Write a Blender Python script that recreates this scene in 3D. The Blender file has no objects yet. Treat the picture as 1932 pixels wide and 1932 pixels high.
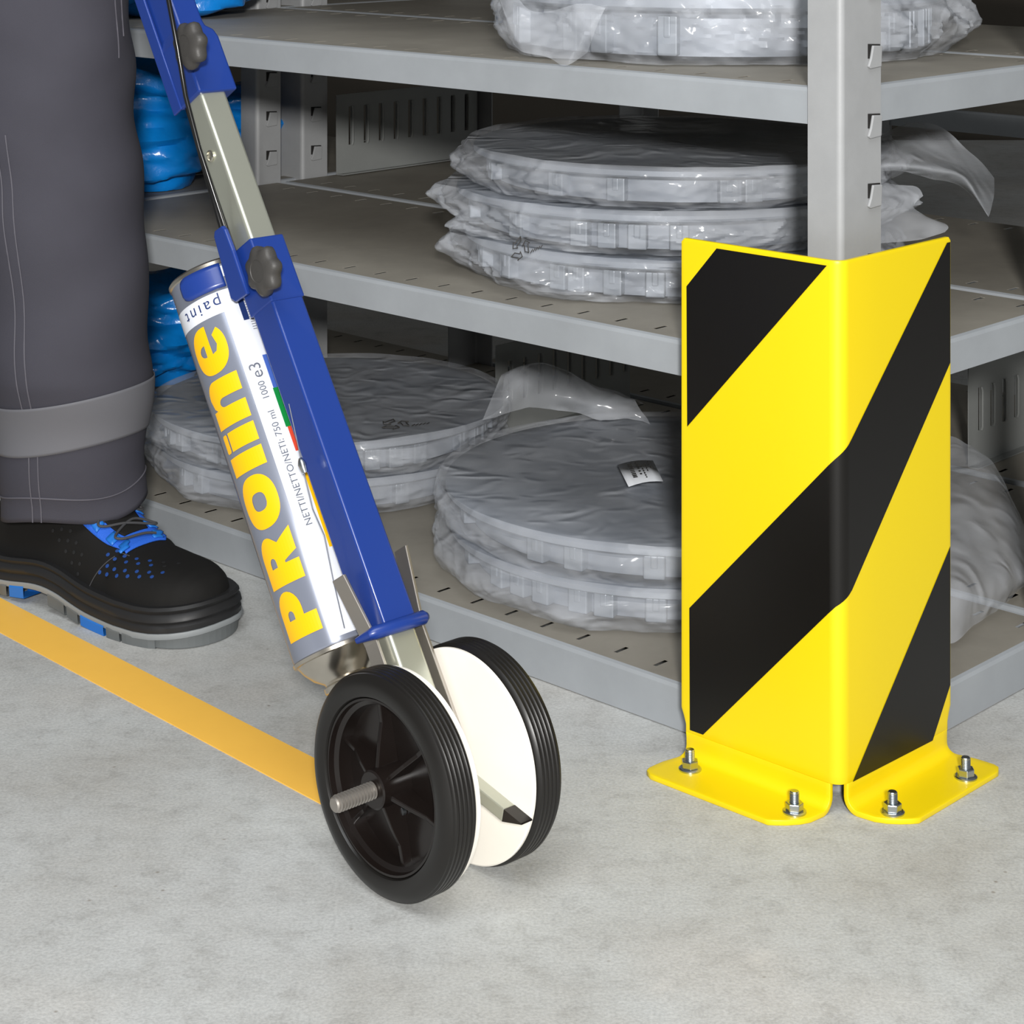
import bpy, bmesh, math, random
import numpy as np
from mathutils import Vector, Matrix

# ------------------------------------------------------------------ camera, light, exposure
scn = bpy.context.scene
COL = scn.collection
F, HZ, CZ = 3921.0, -232.0, 0.69            # focal length and horizon row in pixels of a 1932 frame, camera height (m)
cam_d = bpy.data.cameras.new('camera')
cam = bpy.data.objects.new('camera', cam_d)
COL.objects.link(cam)
cam.location = (0, 0, CZ)
cam.rotation_euler = (math.pi / 2, 0, 0)
cam_d.sensor_width = 36
cam_d.lens = F / 1932 * 36
cam_d.shift_y = (HZ - 966) / 1932
cam_d.clip_start = 0.05
scn.camera = cam

world = bpy.data.worlds.new('warehouse_ambient')
scn.world = world
world.use_nodes = True
world.node_tree.nodes['Background'].inputs[0].default_value = (0.95, 0.98, 1.0, 1)
world.node_tree.nodes['Background'].inputs[1].default_value = 0.17

def area_light(name, loc, target, size, power, color=(1, 1, 1)):
    d = bpy.data.lights.new(name, 'AREA')
    d.shape = 'DISK'
    d.size = size
    d.energy = power
    d.color = color
    o = bpy.data.objects.new(name, d)
    COL.objects.link(o)
    o.location = loc
    o.rotation_euler = (Vector(target) - Vector(loc)).to_track_quat('-Z', 'Y').to_euler()
    return o
area_light('flash_softbox', (0.05, -0.75, 1.04), (0.0, 1.75, 0.3), 0.16, 84, (1.0, 0.985, 0.96))
area_light('overhead_fill', (-0.2, -0.3, 3.4), (-0.1, 1.2, 0.0), 2.4, 84, (0.95, 0.98, 1.0))  # fill light added overhead to brighten the floor, no lamp known there

scn.view_settings.view_transform = 'Standard'
scn.view_settings.look = 'None'
scn.view_settings.gamma = 1
scn.view_settings.exposure = -0.14
scn.view_settings.use_curve_mapping = False

# ------------------------------------------------------------------ helpers
R = math.radians
def lin(c):
    return tuple(((x / 255) / 12.92 if x / 255 <= 0.04045 else ((x / 255 + 0.055) / 1.055) ** 2.4) for x in c) + (1,)

def mat(name, rgb, rough=0.5, metal=0.0, spec=0.5, bump=None, var=None, coat=0.0):
    """rgb in sRGB 0..255; bump=(scale, strength, distance); var=(scale, amount) soft tone variation"""
    m = bpy.data.materials.new(name)
    m.use_nodes = True
    nt = m.node_tree
    b = nt.nodes['Principled BSDF']
    b.inputs['Base Color'].default_value = lin(rgb)
    b.inputs['Roughness'].default_value = rough
    b.inputs['Metallic'].default_value = metal
    b.inputs['Specular IOR Level'].default_value = spec
    b.inputs['Coat Weight'].default_value = coat
    tc = nt.nodes.new('ShaderNodeTexCoord')
    if var:
        n = nt.nodes.new('ShaderNodeTexNoise')
        n.inputs['Scale'].default_value = var[0]
        n.inputs['Detail'].default_value = 5
        n.inputs['Roughness'].default_value = 0.65
        nt.links.new(tc.outputs['Object'], n.inputs['Vector'])
        r = nt.nodes.new('ShaderNodeMapRange')
        r.inputs[1].default_value = 0.3
        r.inputs[2].default_value = 0.7
        r.inputs[3].default_value = 1 - var[1]
        r.inputs[4].default_value = 1 + var[1]
        nt.links.new(n.outputs[0], r.inputs[0])
        mx = nt.nodes.new('ShaderNodeVectorMath')
        mx.operation = 'SCALE'
        mx.inputs[0].default_value = lin(rgb)[:3]
        nt.links.new(r.outputs[0], mx.inputs['Scale'])
        nt.links.new(mx.outputs[0], b.inputs['Base Color'])
    if bump:
        n = nt.nodes.new('ShaderNodeTexNoise')
        n.inputs['Scale'].default_value = bump[0]
        n.inputs['Detail'].default_value = 4
        nt.links.new(tc.outputs['Object'], n.inputs['Vector'])
        bp = nt.nodes.new('ShaderNodeBump')
        bp.inputs['Strength'].default_value = bump[1]
        bp.inputs['Distance'].default_value = bump[2]
        nt.links.new(n.outputs[0], bp.inputs['Height'])
        nt.links.new(bp.outputs[0], b.inputs['Normal'])
    return m

def tag(o, label=None, cat=None, group=None, kind=None):
    if label: o['label'] = label
    if cat: o['category'] = cat
    if group: o['group'] = group
    if kind: o['kind'] = kind
    return o

def empty(name, loc=(0, 0, 0), rz=0.0, parent=None):
    o = bpy.data.objects.new(name, None)
    o.empty_display_size = 0.05
    COL.objects.link(o)
    o.location = loc
    o.rotation_euler = (0, 0, rz)
    if parent: o.parent = parent
    return o

class MB:
    """collects shapes; build() links them as one mesh object"""
    def __init__(s, M=None):
        s.v, s.f = [], []
        s.M = M or Matrix()
    def add(s, vs, fs, M=None):
        n = len(s.v)
        T = s.M @ M if M is not None else s.M
        s.v += [T @ Vector(p) for p in vs]
        s.f += [tuple(i + n for i in f) for f in fs]
        return s
    def box(s, c, size, M=None):
        x, y, z = (a / 2 for a in size)
        vs = [(c[0] + i * x, c[1] + j * y, c[2] + k * z) for i in (-1, 1) for j in (-1, 1) for k in (-1, 1)]
        return s.add(vs, [(0, 1, 3, 2), (4, 6, 7, 5), (0, 4, 5, 1), (2, 3, 7, 6), (0, 2, 6, 4), (1, 5, 7, 3)], M)
    def lathe(s, prof, n=48, M=None):
        """profile of (radius, height) about local z; radius 0 ends close"""
        vs, fs, rows = [], [], []
        for r, z in prof:
            if r < 1e-7:
                rows.append([len(vs)])
                vs.append((0, 0, z))
            else:
                rows.append(list(range(len(vs), len(vs) + n)))
                vs += [(r * math.cos(2 * math.pi * k / n), r * math.sin(2 * math.pi * k / n), z) for k in range(n)]
        for a, b in zip(rows, rows[1:]):
            for k in range(n):
                k2 = (k + 1) % n
                if len(a) == 1 and len(b) == 1: continue
                if len(a) == 1: fs.append((a[0], b[k2], b[k]))
                elif len(b) == 1: fs.append((a[k], a[k2], b[0]))
                else: fs.append((a[k], a[k2], b[k2], b[k]))
        return s.add(vs, fs, M)
    def tube(s, path, r, n=10, M=None, cap=True):
        path = [Vector(p) for p in path]
        rr = r if isinstance(r, (list, tuple)) else [r] * len(path)
        vs, fs = [], []
        up = None
        for i, p in enumerate(path):
            d = (path[min(i + 1, len(path) - 1)] - path[max(i - 1, 0)]).normalized()
            if up is None:
                up = Vector((0, 0, 1)) if abs(d.z) < 0.9 else Vector((1, 0, 0))
            a = d.cross(up).normalized()
            b = a.cross(d).normalized()
            up = b
            vs += [p + rr[i] * (math.cos(2 * math.pi * k / n) * a + math.sin(2 * math.pi * k / n) * b) for k in range(n)]
        for i in range(len(path) - 1):
            for k in range(n):
                k2 = (k + 1) % n
                fs.append((i * n + k, i * n + k2, (i + 1) * n + k2, (i + 1) * n + k))
        if cap:
            fs.append(tuple(range(n))[::-1])
            fs.append(tuple(range((len(path) - 1) * n, len(path) * n)))
        return s.add(vs, fs, M)
    def prism(s, poly, z0, z1, M=None):
        n = len(poly)
        vs = [(x, y, z0) for x, y in poly] + [(x, y, z1) for x, y in poly]
        fs = [tuple(range(n))[::-1], tuple(range(n, 2 * n))] + [(i, (i + 1) % n, n + (i + 1) % n, n + i) for i in range(n)]
        return s.add(vs, fs, M)
    def grid(s, pts, close_u=False, M=None):
        """pts: rows x cols array of points"""
        nr, nc = len(pts), len(pts[0])
        vs = [tuple(p) for row in pts for p in row]
        fs = []
        for i in range(nr - 1):
            for j in range(nc if close_u else nc - 1):
                j2 = (j + 1) % nc
                fs.append((i * nc + j, i * nc + j2, (i + 1) * nc + j2, (i + 1) * nc + j))
        return s.add(vs, fs, M)
    def build(s, name, material, parent=None, smooth=None, bevel=0, solid=0, solid_off=-1, seg=2):
        me = bpy.data.meshes.new(name)
        me.from_pydata([tuple(v) for v in s.v], [], s.f)
        me.update()
        bm = bmesh.new()
        bm.from_mesh(me)
        bmesh.ops.remove_doubles(bm, verts=bm.verts, dist=1e-6)
        bmesh.ops.recalc_face_normals(bm, faces=bm.faces)
        bm.to_mesh(me)
        bm.free()
        return finish(name, me, material, parent, smooth, bevel, solid, solid_off, seg)

def finish(name, me, material, parent=None, smooth=None, bevel=0, solid=0, solid_off=-1, seg=2):
    if material: me.materials.append(material)
    if smooth is not None:
        for p in me.polygons: p.use_smooth = True
        if smooth < 180: me.set_sharp_from_angle(angle=R(smooth))
    o = bpy.data.objects.new(name, me)
    COL.objects.link(o)
    if parent: o.parent = parent
    if solid:
        md = o.modifiers.new('solid', 'SOLIDIFY')
        md.thickness = solid
        md.offset = solid_off
    if bevel:
        md = o.modifiers.new('bevel', 'BEVEL')
        md.width = bevel
        md.segments = seg
        md.limit_method = 'ANGLE'
        md.angle_limit = R(35)
        md.harden_normals = False
    return o

def dup(o, parent=None, M=None):
    c = o.copy()
    COL.objects.link(c)
    c.parent = parent
    if M is not None: c.matrix_local = M
    return c

def gp(x, y, z=0.0):
    """point at height z that lies on the sight line of photograph pixel (x, y)"""
    d = (CZ - z) * F / (y - HZ)
    return Vector(((x - 966) / F * d, d, z))

def px_on(x, y, o, a):
    """sight line of pixel (x,y) met with the vertical plane through o along horizontal direction a -> (distance along a, z)"""
    r = (x - 966) / F
    t = (r * o.y - o.x) / (a.x - r * a.y)
    Y = o.y + t * a.y
    return t, CZ - (y - HZ) / F * Y

def arc(cx, cy, r, a0, a1, n=8, ry=None):
    ry = ry or r
    return [(cx + r * math.cos(R(a0 + (a1 - a0) * k / n)), cy + ry * math.sin(R(a0 + (a1 - a0) * k / n))) for k in range(n + 1)]

def rot_to(d):
    return Vector(d).to_track_quat('Z', 'Y').to_matrix().to_4x4()

# ------------------------------------------------------------------ materials
M = {}
def concrete():
    m = bpy.data.materials.new('concrete')
    m.use_nodes = True
    nt = m.node_tree
    b = nt.nodes['Principled BSDF']
    b.inputs['Roughness'].default_value = 0.75
    b.inputs['Specular IOR Level'].default_value = 0.3
    tc = nt.nodes.new('ShaderNodeTexCoord')
    def noise(scale, detail, rough=0.6):
        n = nt.nodes.new('ShaderNodeTexNoise')
        n.inputs['Scale'].default_value = scale
        n.inputs['Detail'].default_value = detail
        n.inputs['Roughness'].default_value = rough
        nt.links.new(tc.outputs['Object'], n.inputs['Vector'])
        return n
    def ramp(src, stops):
        r = nt.nodes.new('ShaderNodeValToRGB')
        while len(r.color_ramp.elements) < len(stops): r.color_ramp.elements.new(0.5)
        for e, (p, c) in zip(r.color_ramp.elements, stops):
            e.position = p
            e.color = c
        nt.links.new(src, r.inputs[0])
        return r
    def mix(a, bb, fac, mode='MIX'):
        x = nt.nodes.new('ShaderNodeMix')
        x.data_type = 'RGBA'
        x.blend_type = mode
        if isinstance(fac, float): x.inputs[0].default_value = fac
        else: nt.links.new(fac, x.inputs[0])
        nt.links.new(a, x.inputs[6])
        if isinstance(bb, tuple): x.inputs[7].default_value = bb
        else: nt.links.new(bb, x.inputs[7])
        return x.outputs[2]
    big = noise(4.5, 6, 0.62)
    base = ramp(big.outputs[0], [(0.32, lin((170, 169, 165))), (0.5, lin((181, 182, 180))), (0.68, lin((188, 190, 189)))])
    warm = noise(2.2, 3)
    wm = ramp(warm.outputs[0], [(0.52, (0, 0, 0, 1)), (0.72, (0.55, 0.55, 0.55, 1))])
    c = mix(base.outputs[0], lin((178, 169, 158)), wm.outputs[0])
    mid = noise(38, 6, 0.7)
    mm = ramp(mid.outputs[0], [(0.28, (0.8, 0.79, 0.78, 1)), (0.48, (1, 1, 1, 1)), (0.72, (1.08, 1.08, 1.08, 1))])
    c = mix(c, mm.outputs[0], 1.0, 'MULTIPLY')
    fine = noise(420, 4, 0.6)
    fm = ramp(fine.outputs[0], [(0.32, (0.84, 0.84, 0.84, 1)), (0.62, (1.07, 1.07, 1.07, 1))])
    c = mix(c, fm.outputs[0], 1.0, 'MULTIPLY')
    vor = nt.nodes.new('ShaderNodeTexVoronoi')
    vor.inputs['Scale'].default_value = 46
    nt.links.new(tc.outputs['Object'], vor.inputs['Vector'])
    pits = ramp(vor.outputs['Distance'], [(0.03, (1, 1, 1, 1)), (0.085, (0, 0, 0, 1))])
    sel = noise(7, 3)
    selr = ramp(sel.outputs[0], [(0.46, (0, 0, 0, 1)), (0.62, (0.75, 0.75, 0.75, 1))])
    pm = nt.nodes.new('ShaderNodeMath')
    pm.operation = 'MULTIPLY'
    nt.links.new(pits.outputs[0], pm.inputs[0])
    nt.links.new(selr.outputs[0], pm.inputs[1])
    c = mix(c, lin((122, 112, 100)), pm.outputs[0])
    vor2 = nt.nodes.new('ShaderNodeTexVoronoi')
    vor2.inputs['Scale'].default_value = 15
    wob = noise(24, 3)
    wv = nt.nodes.new('ShaderNodeVectorMath')
    wv.operation = 'MULTIPLY_ADD'
    wv.inputs[1].default_value = (0.09, 0.03, 0.0)
    nt.links.new(wob.outputs[1], wv.inputs[0])
    nt.links.new(tc.outputs['Object'], wv.inputs[2])
    nt.links.new(wv.outputs[0], vor2.inputs['Vector'])
    sp2 = ramp(vor2.outputs['Distance'], [(0.1, (0.7, 0.7, 0.7, 1)), (0.2, (0, 0, 0, 1))])
    pm2 = nt.nodes.new('ShaderNodeMath')
    pm2.operation = 'MULTIPLY'
    nt.links.new(sp2.outputs[0], pm2.inputs[0])
    nt.links.new(wm.outputs[0], pm2.inputs[1])
    c = mix(c, lin((214, 210, 203)), pm2.outputs[0])
    nt.links.new(c, b.inputs['Base Color'])
    bp = nt.nodes.new('ShaderNodeBump')
    bp.inputs['Strength'].default_value = 0.28
    bp.inputs['Distance'].default_value = 0.0015
    hb = noise(210, 6, 0.7)
    nt.links.new(hb.outputs[0], bp.inputs['Height'])
    nt.links.new(bp.outputs[0], b.inputs['Normal'])
    return m
M['concrete'] = concrete()
M['wall'] = mat('dark_backing_wall', (70, 64, 56), 0.9, var=(3, 0.1))  # dark tone stands in for the shade beyond the racks
M['steel'] = mat('grey_painted_steel', (132, 134, 132), 0.45, 0.0, 0.5, var=(14, 0.05), bump=(700, 0.12, 0.0004))
M['dust'] = mat('dust_covered_steel', (138, 133, 123), 0.6, 0.0, 0.4, var=(11, 0.12), bump=(500, 0.12, 0.0004))
M['shelf'] = mat('grey_shelf_steel', (150, 154, 158), 0.5, 0.0, 0.5, var=(9, 0.08), bump=(500, 0.12, 0.0004))
M['post'] = mat('grey_post_enamel', (152, 153, 154), 0.42, 0.0, 0.5, var=(26, 0.05), bump=(900, 0.15, 0.0004))
M['slot'] = mat('slot_shade', (22, 20, 18), 0.9)  # shade inside the post openings, given as colour
M['yellow'] = mat('yellow_powder_coat', (231, 203, 4), 0.4, 0, 0.5, bump=(1400, 0.1, 0.0003))
M['film_black'] = mat('black_stripe_film', (15, 13, 11), 0.34, 0, 0.4)
M['zinc'] = mat('zinc_plated', (190, 196, 200), 0.28, 1.0)
M['chrome'] = mat('bright_metal', (214, 210, 196), 0.25, 1.0, bump=(60, 0.1, 0.0005))
M['satin'] = mat('satin_galvanised', (196, 198, 184), 0.38, 0.75)
M['flat_steel'] = mat('brushed_steel', (168, 162, 155), 0.42, 0.85)
M['blue'] = mat('blue_enamel', (26, 54, 128), 0.32, 0, 0.5, coat=0.15)
M['rubber'] = mat('black_rubber', (22, 20, 18), 0.36, 0, 0.5)
M['hub'] = mat('black_plastic', (24, 19, 17), 0.25, 0, 0.5)
M['knob'] = mat('charcoal_plastic', (62, 60, 58), 0.5, 0, 0.45, bump=(900, 0.3, 0.0005))
M['cream'] = mat('cream_plastic', (243, 238, 228), 0.35, 0, 0.5)
M['cable'] = mat('black_cable', (22, 22, 22), 0.25, 0, 0.5)
M['line'] = mat('orange_yellow_paint', (255, 198, 84), 0.55, 0, 0.35, var=(30, 0.02))
M['can_grey'] = mat('can_grey_print', (133, 138, 152), 0.22, 0.35, 0.5)
M['can_white'] = mat('can_white_print', (218, 221, 228), 0.25, 0, 0.5)
M['can_yellow'] = mat('can_yellow_print', (248, 185, 6), 0.35, 0, 0.5)
M['can_outline'] = mat('can_outline_print', (236, 205, 170), 0.3, 0, 0.5)
M['can_navy'] = mat('can_navy_print', (32, 50, 100), 0.3)
M['can_blue'] = mat('can_blue_print', (70, 100, 180), 0.3)
M['can_green'] = mat('can_green_print', (20, 130, 60), 0.3)
M['can_red'] = mat('can_red_print', (214, 74, 50), 0.3)
M['can_text'] = mat('can_grey_text', (88, 92, 104), 0.4)
M['tin'] = mat('bare_tin', (205, 198, 186), 0.25, 1.0)
M['cloth'] = mat('grey_workwear_cloth', (66, 65, 73), 0.85, 0, 0.25, var=(9, 0.06), bump=(1500, 0.25, 0.0004))
M['band'] = mat('pale_grey_reflective_tape', (106, 106, 111), 0.7, 0, 0.3, bump=(1200, 0.15, 0.0003))
M['seam'] = mat('grey_seam_thread', (88, 86, 94), 0.8)
M['suede'] = mat('black_suede', (22, 21, 20), 0.8, 0, 0.25, bump=(1600, 0.2, 0.0003))
M['midsole'] = mat('black_midsole', (34, 34, 35), 0.5, 0, 0.45)
M['outsole'] = mat('grey_outsole', (138, 142, 144), 0.55)
M['lug'] = mat('dark_grey_lug', (98, 102, 103), 0.6)
M['shoe_blue'] = mat('bright_blue_rubber', (30, 112, 200), 0.45)
M['mesh_blue'] = mat('blue_mesh_fabric', (34, 96, 205), 0.7, bump=(700, 0.6, 0.0006))
M['hole_blue'] = mat('blue_lining', (20, 62, 130), 0.7)
M['lace'] = mat('dark_lace', (62, 62, 64), 0.7)
M['alu'] = mat('grey_cast_part', (138, 144, 154), 0.4, 0.3)
M['rib'] = mat('pale_cast_part', (143, 149, 158), 0.4, 0.25)
M['bluebag'] = mat('blue_film', (10, 128, 214), 0.22, 0, 0.5, bump=(40, 0.5, 0.004))
M['print'] = mat('dark_print', (60, 58, 56), 0.6)
M['paper'] = mat('white_label_paper', (222, 226, 232), 0.5)
M['skin'] = mat('black_sock', (24, 24, 26), 0.9)

def film():
    m = bpy.data.materials.new('clear_polythene_film')
    m.use_nodes = True
    nt = m.node_tree
    b = nt.nodes['Principled BSDF']
    b.inputs['Base Color'].default_value = lin((222, 226, 233))
    b.inputs['Roughness'].default_value = 0.16
    b.inputs['Specular IOR Level'].default_value = 0.7
    tc = nt.nodes.new('ShaderNodeTexCoord')
    n = nt.nodes.new('ShaderNodeTexNoise')
    n.inputs['Scale'].default_value = 12
    n.inputs['Detail'].default_value = 3
    nt.links.new(tc.outputs['Object'], n.inputs['Vector'])
    mr = nt.nodes.new('ShaderNodeMapRange')
    mr.inputs[1].default_value = 0.3
    mr.inputs[2].default_value = 0.7
    mr.inputs[3].default_value = 0.13
    mr.inputs[4].default_value = 0.45
    nt.links.new(n.outputs[0], mr.inputs[0])
    nt.links.new(mr.outputs[0], b.inputs['Alpha'])
    v = nt.nodes.new('ShaderNodeTexNoise')
    v.noise_type = 'RIDGED_MULTIFRACTAL'
    v.inputs['Scale'].default_value = 30
    v.inputs['Detail'].default_value = 3.0
    v.inputs['Roughness'].default_value = 0.55
    v.inputs['Distortion'].default_value = 0.6
    nt.links.new(tc.outputs['Object'], v.inputs['Vector'])
    bp = nt.nodes.new('ShaderNodeBump')
    bp.inputs['Strength'].default_value = 0.65
    bp.inputs['Distance'].default_value = 0.008
    nt.links.new(v.outputs[0], bp.inputs['Height'])
    nt.links.new(bp.outputs[0], b.inputs['Normal'])
    return m
M['film'] = film()

# ------------------------------------------------------------------ setting
m = MB()
m.grid([[(x, y, 0) for x in (-5, 5)] for y in (-3, 5.5)])
tag(m.build('floor', M['concrete']), 'light grey worn concrete floor', 'floor', kind='structure')
m = MB()
m.box((0, 5.5, 1.5), (10, 0.1, 3.0))  # backing wall added to block bright ambient in the rack gaps
tag(m.build('wall_back', M['wall']), 'dark backing wall added to close off light far behind the racks', 'wall', kind='structure')

# yellow line on the floor
a0, a1 = gp(0, 1128), gp(587, 1430)
b0, b1 = gp(0, 1195), gp(593, 1510)
ld = ((a1 - a0).normalized() + (b1 - b0).normalized()).normalized()
ln = Vector((-ld.y, ld.x, 0))
lc = (a0 + a1 + b0 + b1) / 4
lw = abs(((a0 + a1) / 2 - (b0 + b1) / 2).dot(ln)) / 2
LINE_YAW = math.atan2(-ld.x, ld.y) if False else math.atan2(ln.y, ln.x)
m = MB()
m.box((0, 0, 0.0004), (1.55, 2 * lw, 0.0008))
o = m.build('floor_line', M['line'])
E0 = 0.30
o.location = lc + ld * (E0 - 0.775)
o.rotation_euler = (0, 0, math.atan2(ld.y, ld.x))
tag(o, 'orange-yellow painted stripe on the concrete running up to the trolley wheels', 'floor marking')

# ------------------------------------------------------------------ racks
YAW = R(46.29)
CORNER = Vector((0.2481, 1.5703, 0))
VD = Vector((math.cos(YAW), math.sin(YAW), 0))      # along the short side of the rack
UD = Vector((-math.sin(YAW), math.cos(YAW), 0))     # along the long front of the rack
def rk(v, u, z=0.0):
    return CORNER + VD * v + UD * u + Vector((0, 0, z))
Z_LOW, Z_MID, Z_TOP = 0.038, 0.3165, 0.530
DEP, WID = 0.335, 1.06

def make_shelf(parent, v0, v1, u0, u1, z, h, slots=True):
    m = MB()
    e = 0.004
    vs = [v0 + e, v0 + 0.017, v0 + 0.033, v1 - 0.033, v1 - 0.017, v1 - e]
    us = [u0 + e]
    k = math.ceil((u0 + 0.02 - 0.0254) / 0.0428)
    cols = set()
    while slots:
        c = 0.0254 + 0.0428 * k
        if c > u1 - 0.02: break
        us.append(c - 0.0021)
        cols.add(len(us) - 1)
        us.append(c + 0.0021)
        k += 1
    us.append(u1 - e)
    n = len(us)
    pts = [(a, b, z) for a in vs for b in us]
    fs = [(i * n + j, (i + 1) * n + j, (i + 1) * n + j + 1, i * n + j + 1)
          for i in range(5) for j in range(n - 1) if not (i in (1, 3) and j in cols)]
    m.add(pts, fs)
    pr = [(e, 0), (0.0012, -0.0011), (0, -e), (0, -h), (0.013, -h)]
    for (s, w) in ((1, v0), (-1, v1)):
        m.grid([[(w + s * a, y, z + b) for y in (u0 + 0.001, u1 - 0.001)] for a, b in pr])
    for (s, w) in ((1, u0), (-1, u1)):
        m.grid([[(x, w + s * a, z + b) for x in (v0 + 0.001, v1 - 0.001)] for a, b in pr])
    o = m.build('shelf', M['shelf'], parent, solid=0.0004)
    o.data.materials.append(M['dust'])
    for p in o.data.polygons:
        if abs(p.normal.z) > 0.9 and p.center.z > z - 0.0005: p.material_index = 1
    return o

def make_post(parent, v, u, sv, su, h, lv=0.052, lu=0.030, z0=0.0):
    """L section with its rounded corner at (v,u); arms run sv along v and su along u"""
    r = 0.004
    path = [(lv, 0.0), (r * 1.6, 0)] + [(r + r * math.cos(R(a)), r + r * math.sin(R(a))) for a in range(270, 179, -10)] + [(0, r * 1.6), (0, lu)]
    m = MB()
    m.grid([[(v + sv * x, u + su * y, z) for x, y in path] for z in (z0, h)])
    return m.build('post', M['post'], parent, solid=0.0018, solid_off=0)

tabm = MB()
tabm.prism([(-0.008, -0.008), (-0.0055, -0.0098), (0.009, -0.009), (0.010, 0.007), (-0.002, 0.0078), (-0.0048, -0.002)], 0, 0.0024)
tab_proto = None
def add_tabs(post_obj, origin, axis_a, axis_n, zs):
    """punched hooks: axis_a along the face, axis_n out of it (rack coordinates)"""
    global tab_proto
    a, nn = Vector(axis_a), Vector(axis_n)
    for z in zs:
        T = Matrix.Translation(Vector(origin) + Vector((0, 0, z))) @ Matrix((a, Vector((0, 0, 1)), nn)).transposed().to_4x4()
        if tab_proto is None:
            t = tabm.build('tab', M['post'], post_obj, bevel=0.0007)
            s = MB()
            s.prism([(-0.0066, -0.002), (-0.0044, -0.002), (-0.0016, 0.0074), (0.0095, 0.0066), (0.0095, 0.0082), (-0.0066, 0.0092)], -0.0005, 0.0006)
            sl = s.build('slot_shade_inlay', M['slot'], post_obj)  # solid dark inlay: the opening's shade put in as colour
            tab_proto = (t, sl)
            t.matrix_local = T
            sl.matrix_local = T
        else:
            for q in tab_proto: dup(q, post_obj, T)

def rack(name, label, v0, u0, posts, levels, width=WID, dep=DEP, group=None, ph=1.45):
    e = empty(name, rk(v0, u0), YAW)
    tag(e, label, 'shelf rack', group)
    for z, h in levels:
        make_shelf(e, 0.0, dep, 0.0, width, z, h)
    ps = [make_post(e, *p[:4], ph, *(p[4:] if len(p) > 4 else ())) for p in posts]
    return e, ps

LV = [(Z_LOW, Z_LOW - 0.001), (Z_MID, 0.029), (Z_TOP, 0.029), (0.92, 0.029), (1.38, 0.029)]  # two highest levels unseen, added to block overhead light from the bays
g = 0.0022
rack_a, ps = rack('shelving_rack', 'grey metal shelving rack whose corner post stands behind the yellow guard', 0, 0,
    [(-g, -g, 1, 1), (-g, WID + g, 1, -1), (DEP - 0.03, WID + 0.003, 1, 1, 0.036, 0.03), (DEP + g, -g, -1, 1)], LV)
add_tabs(ps[0], (0.0385, -g - 0.0009, 0), (1, 0, 0), (0, -1, 0), [0.553 - 0.0535 * k for k in range(-11, 10)])
add_tabs(ps[2], (DEP - 0.03 + 0.02, WID + 0.003 - 0.0009, 0), (1, 0, 0), (0, -1, 0), [0.347 + 0.048 * k for k in range(0, 12)])
rack_b, ps = rack('shelving_rack', 'grey rack standing back to back behind the one with the guarded post', DEP + 0.01, 0,
    [(0.03, WID + 0.001, 1, 1, 0.04, 0.05), (DEP + g, -g, -1, 1), (DEP + g, WID + g, -1, -1)], LV)
add_tabs(ps[0], (0.05, WID + 0.0001, 0), (1, 0, 0), (0, -1, 0), [0.347 + 0.048 * k for k in range(0, 12)])
rack_c, ps = rack('shelving_rack', 'grey rack bay behind the trouser leg that holds the blue bags', 0, WID + 0.012, [(-g, WID + g, 1, -1), (DEP + g, WID + g, -1, -1)], LV)
rack_d, ps = rack('shelving_rack', 'grey rear rack bay beyond the blue bags at far left', DEP + 0.01, WID + 0.012, [(DEP + g, WID + g, -1, -1)], LV)
rack_e, ps = rack('shelving_rack', 'dim distant shelving rack seen at the right edge beyond the aisle', 1.72, 0.15,
    [(-g, -g, 1, 1), (-g, 0.97, 1, -1), (-g, 1.0, 1, 1)], [(0.05, 0.04), (0.30, 0.036), (0.56, 0.036), (0.95, 0.036), (1.38, 0.036)], width=0.98)  # two highest levels out of view, added to shade this rack
make_shelf(rack_e, 0, DEP, 1.0, 2.0, 0.30, 0.036)
make_shelf(rack_e, 0, DEP, 1.0, 2.0, 0.05, 0.04)
make_shelf(rack_e, 0, DEP, 1.0, 2.0, 0.56, 0.036)

rack_f, ps = rack('shelving_rack', 'low grey shelf deck behind the rear rack right of the guard', 2 * DEP + 0.022, 0,
    [(DEP + g, -g, -1, 1), (DEP + g, WID + g, -1, -1)], [(Z_LOW, Z_LOW - 0.001), (0.92, 0.029), (1.38, 0.029)])  # upper two levels out of view, added to keep the deck shaded
# slotted dividers standing on the shelves
def divider(v0, v1, u, z, label, h=0.1):
    e = empty('shelf_divider', rk(v0, u, z), YAW)
    tag(e, label, 'divider', 'slotted dividers')
    w = v1 - v0
    xs = [0]
    k = 0
    cols = set()
    ctr = []
    while 0.022 + 0.0258 * k < w - 0.01:
        c = 0.022 + 0.0258 * k
        xs.append(c - 0.002)
        cols.add(len(xs) - 1)
        xs.append(c + 0.002)
        ctr.append(c)
        k += 1
    xs.append(w)
    zs = [0, 0.036, 0.084, h]
    n = len(xs)
    m = MB()
    m.add([(x, 0, zz) for zz in zs for x in xs],
          [(i * n + j, i * n + j + 1, (i + 1) * n + j + 1, (i + 1) * n + j) for i in range(3) for j in range(n - 1) if not (i == 1 and j in cols)])
    m.grid([[(x, yy, zz) for x in (0, w)] for yy, zz in ((0, 0), (-0.012, 0.0005))])
    m.build('panel', M['steel'], e, solid=0.0012)
    lp = None
    for c in ctr:
        if lp is None:
            q = MB()
            q.tube([(0, 0, -0.024), (0, -0.0012, -0.02), (0, -0.0012, 0.02), (0, 0, 0.024)], 0.0017, 8)
            lp = q.build('louvre', M['steel'], e, smooth=60)
            lp.location = (c + 0.0034, -0.001, 0.06)
        else:
            d = dup(lp, e)
            d.location = (c + 0.0034, -0.001, 0.06)
    return e
divider(DEP + 0.085, 2 * DEP, WID - 0.012, Z_MID + 0.001, 'slotted metal divider beside the rear posts on the middle shelf')
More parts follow.
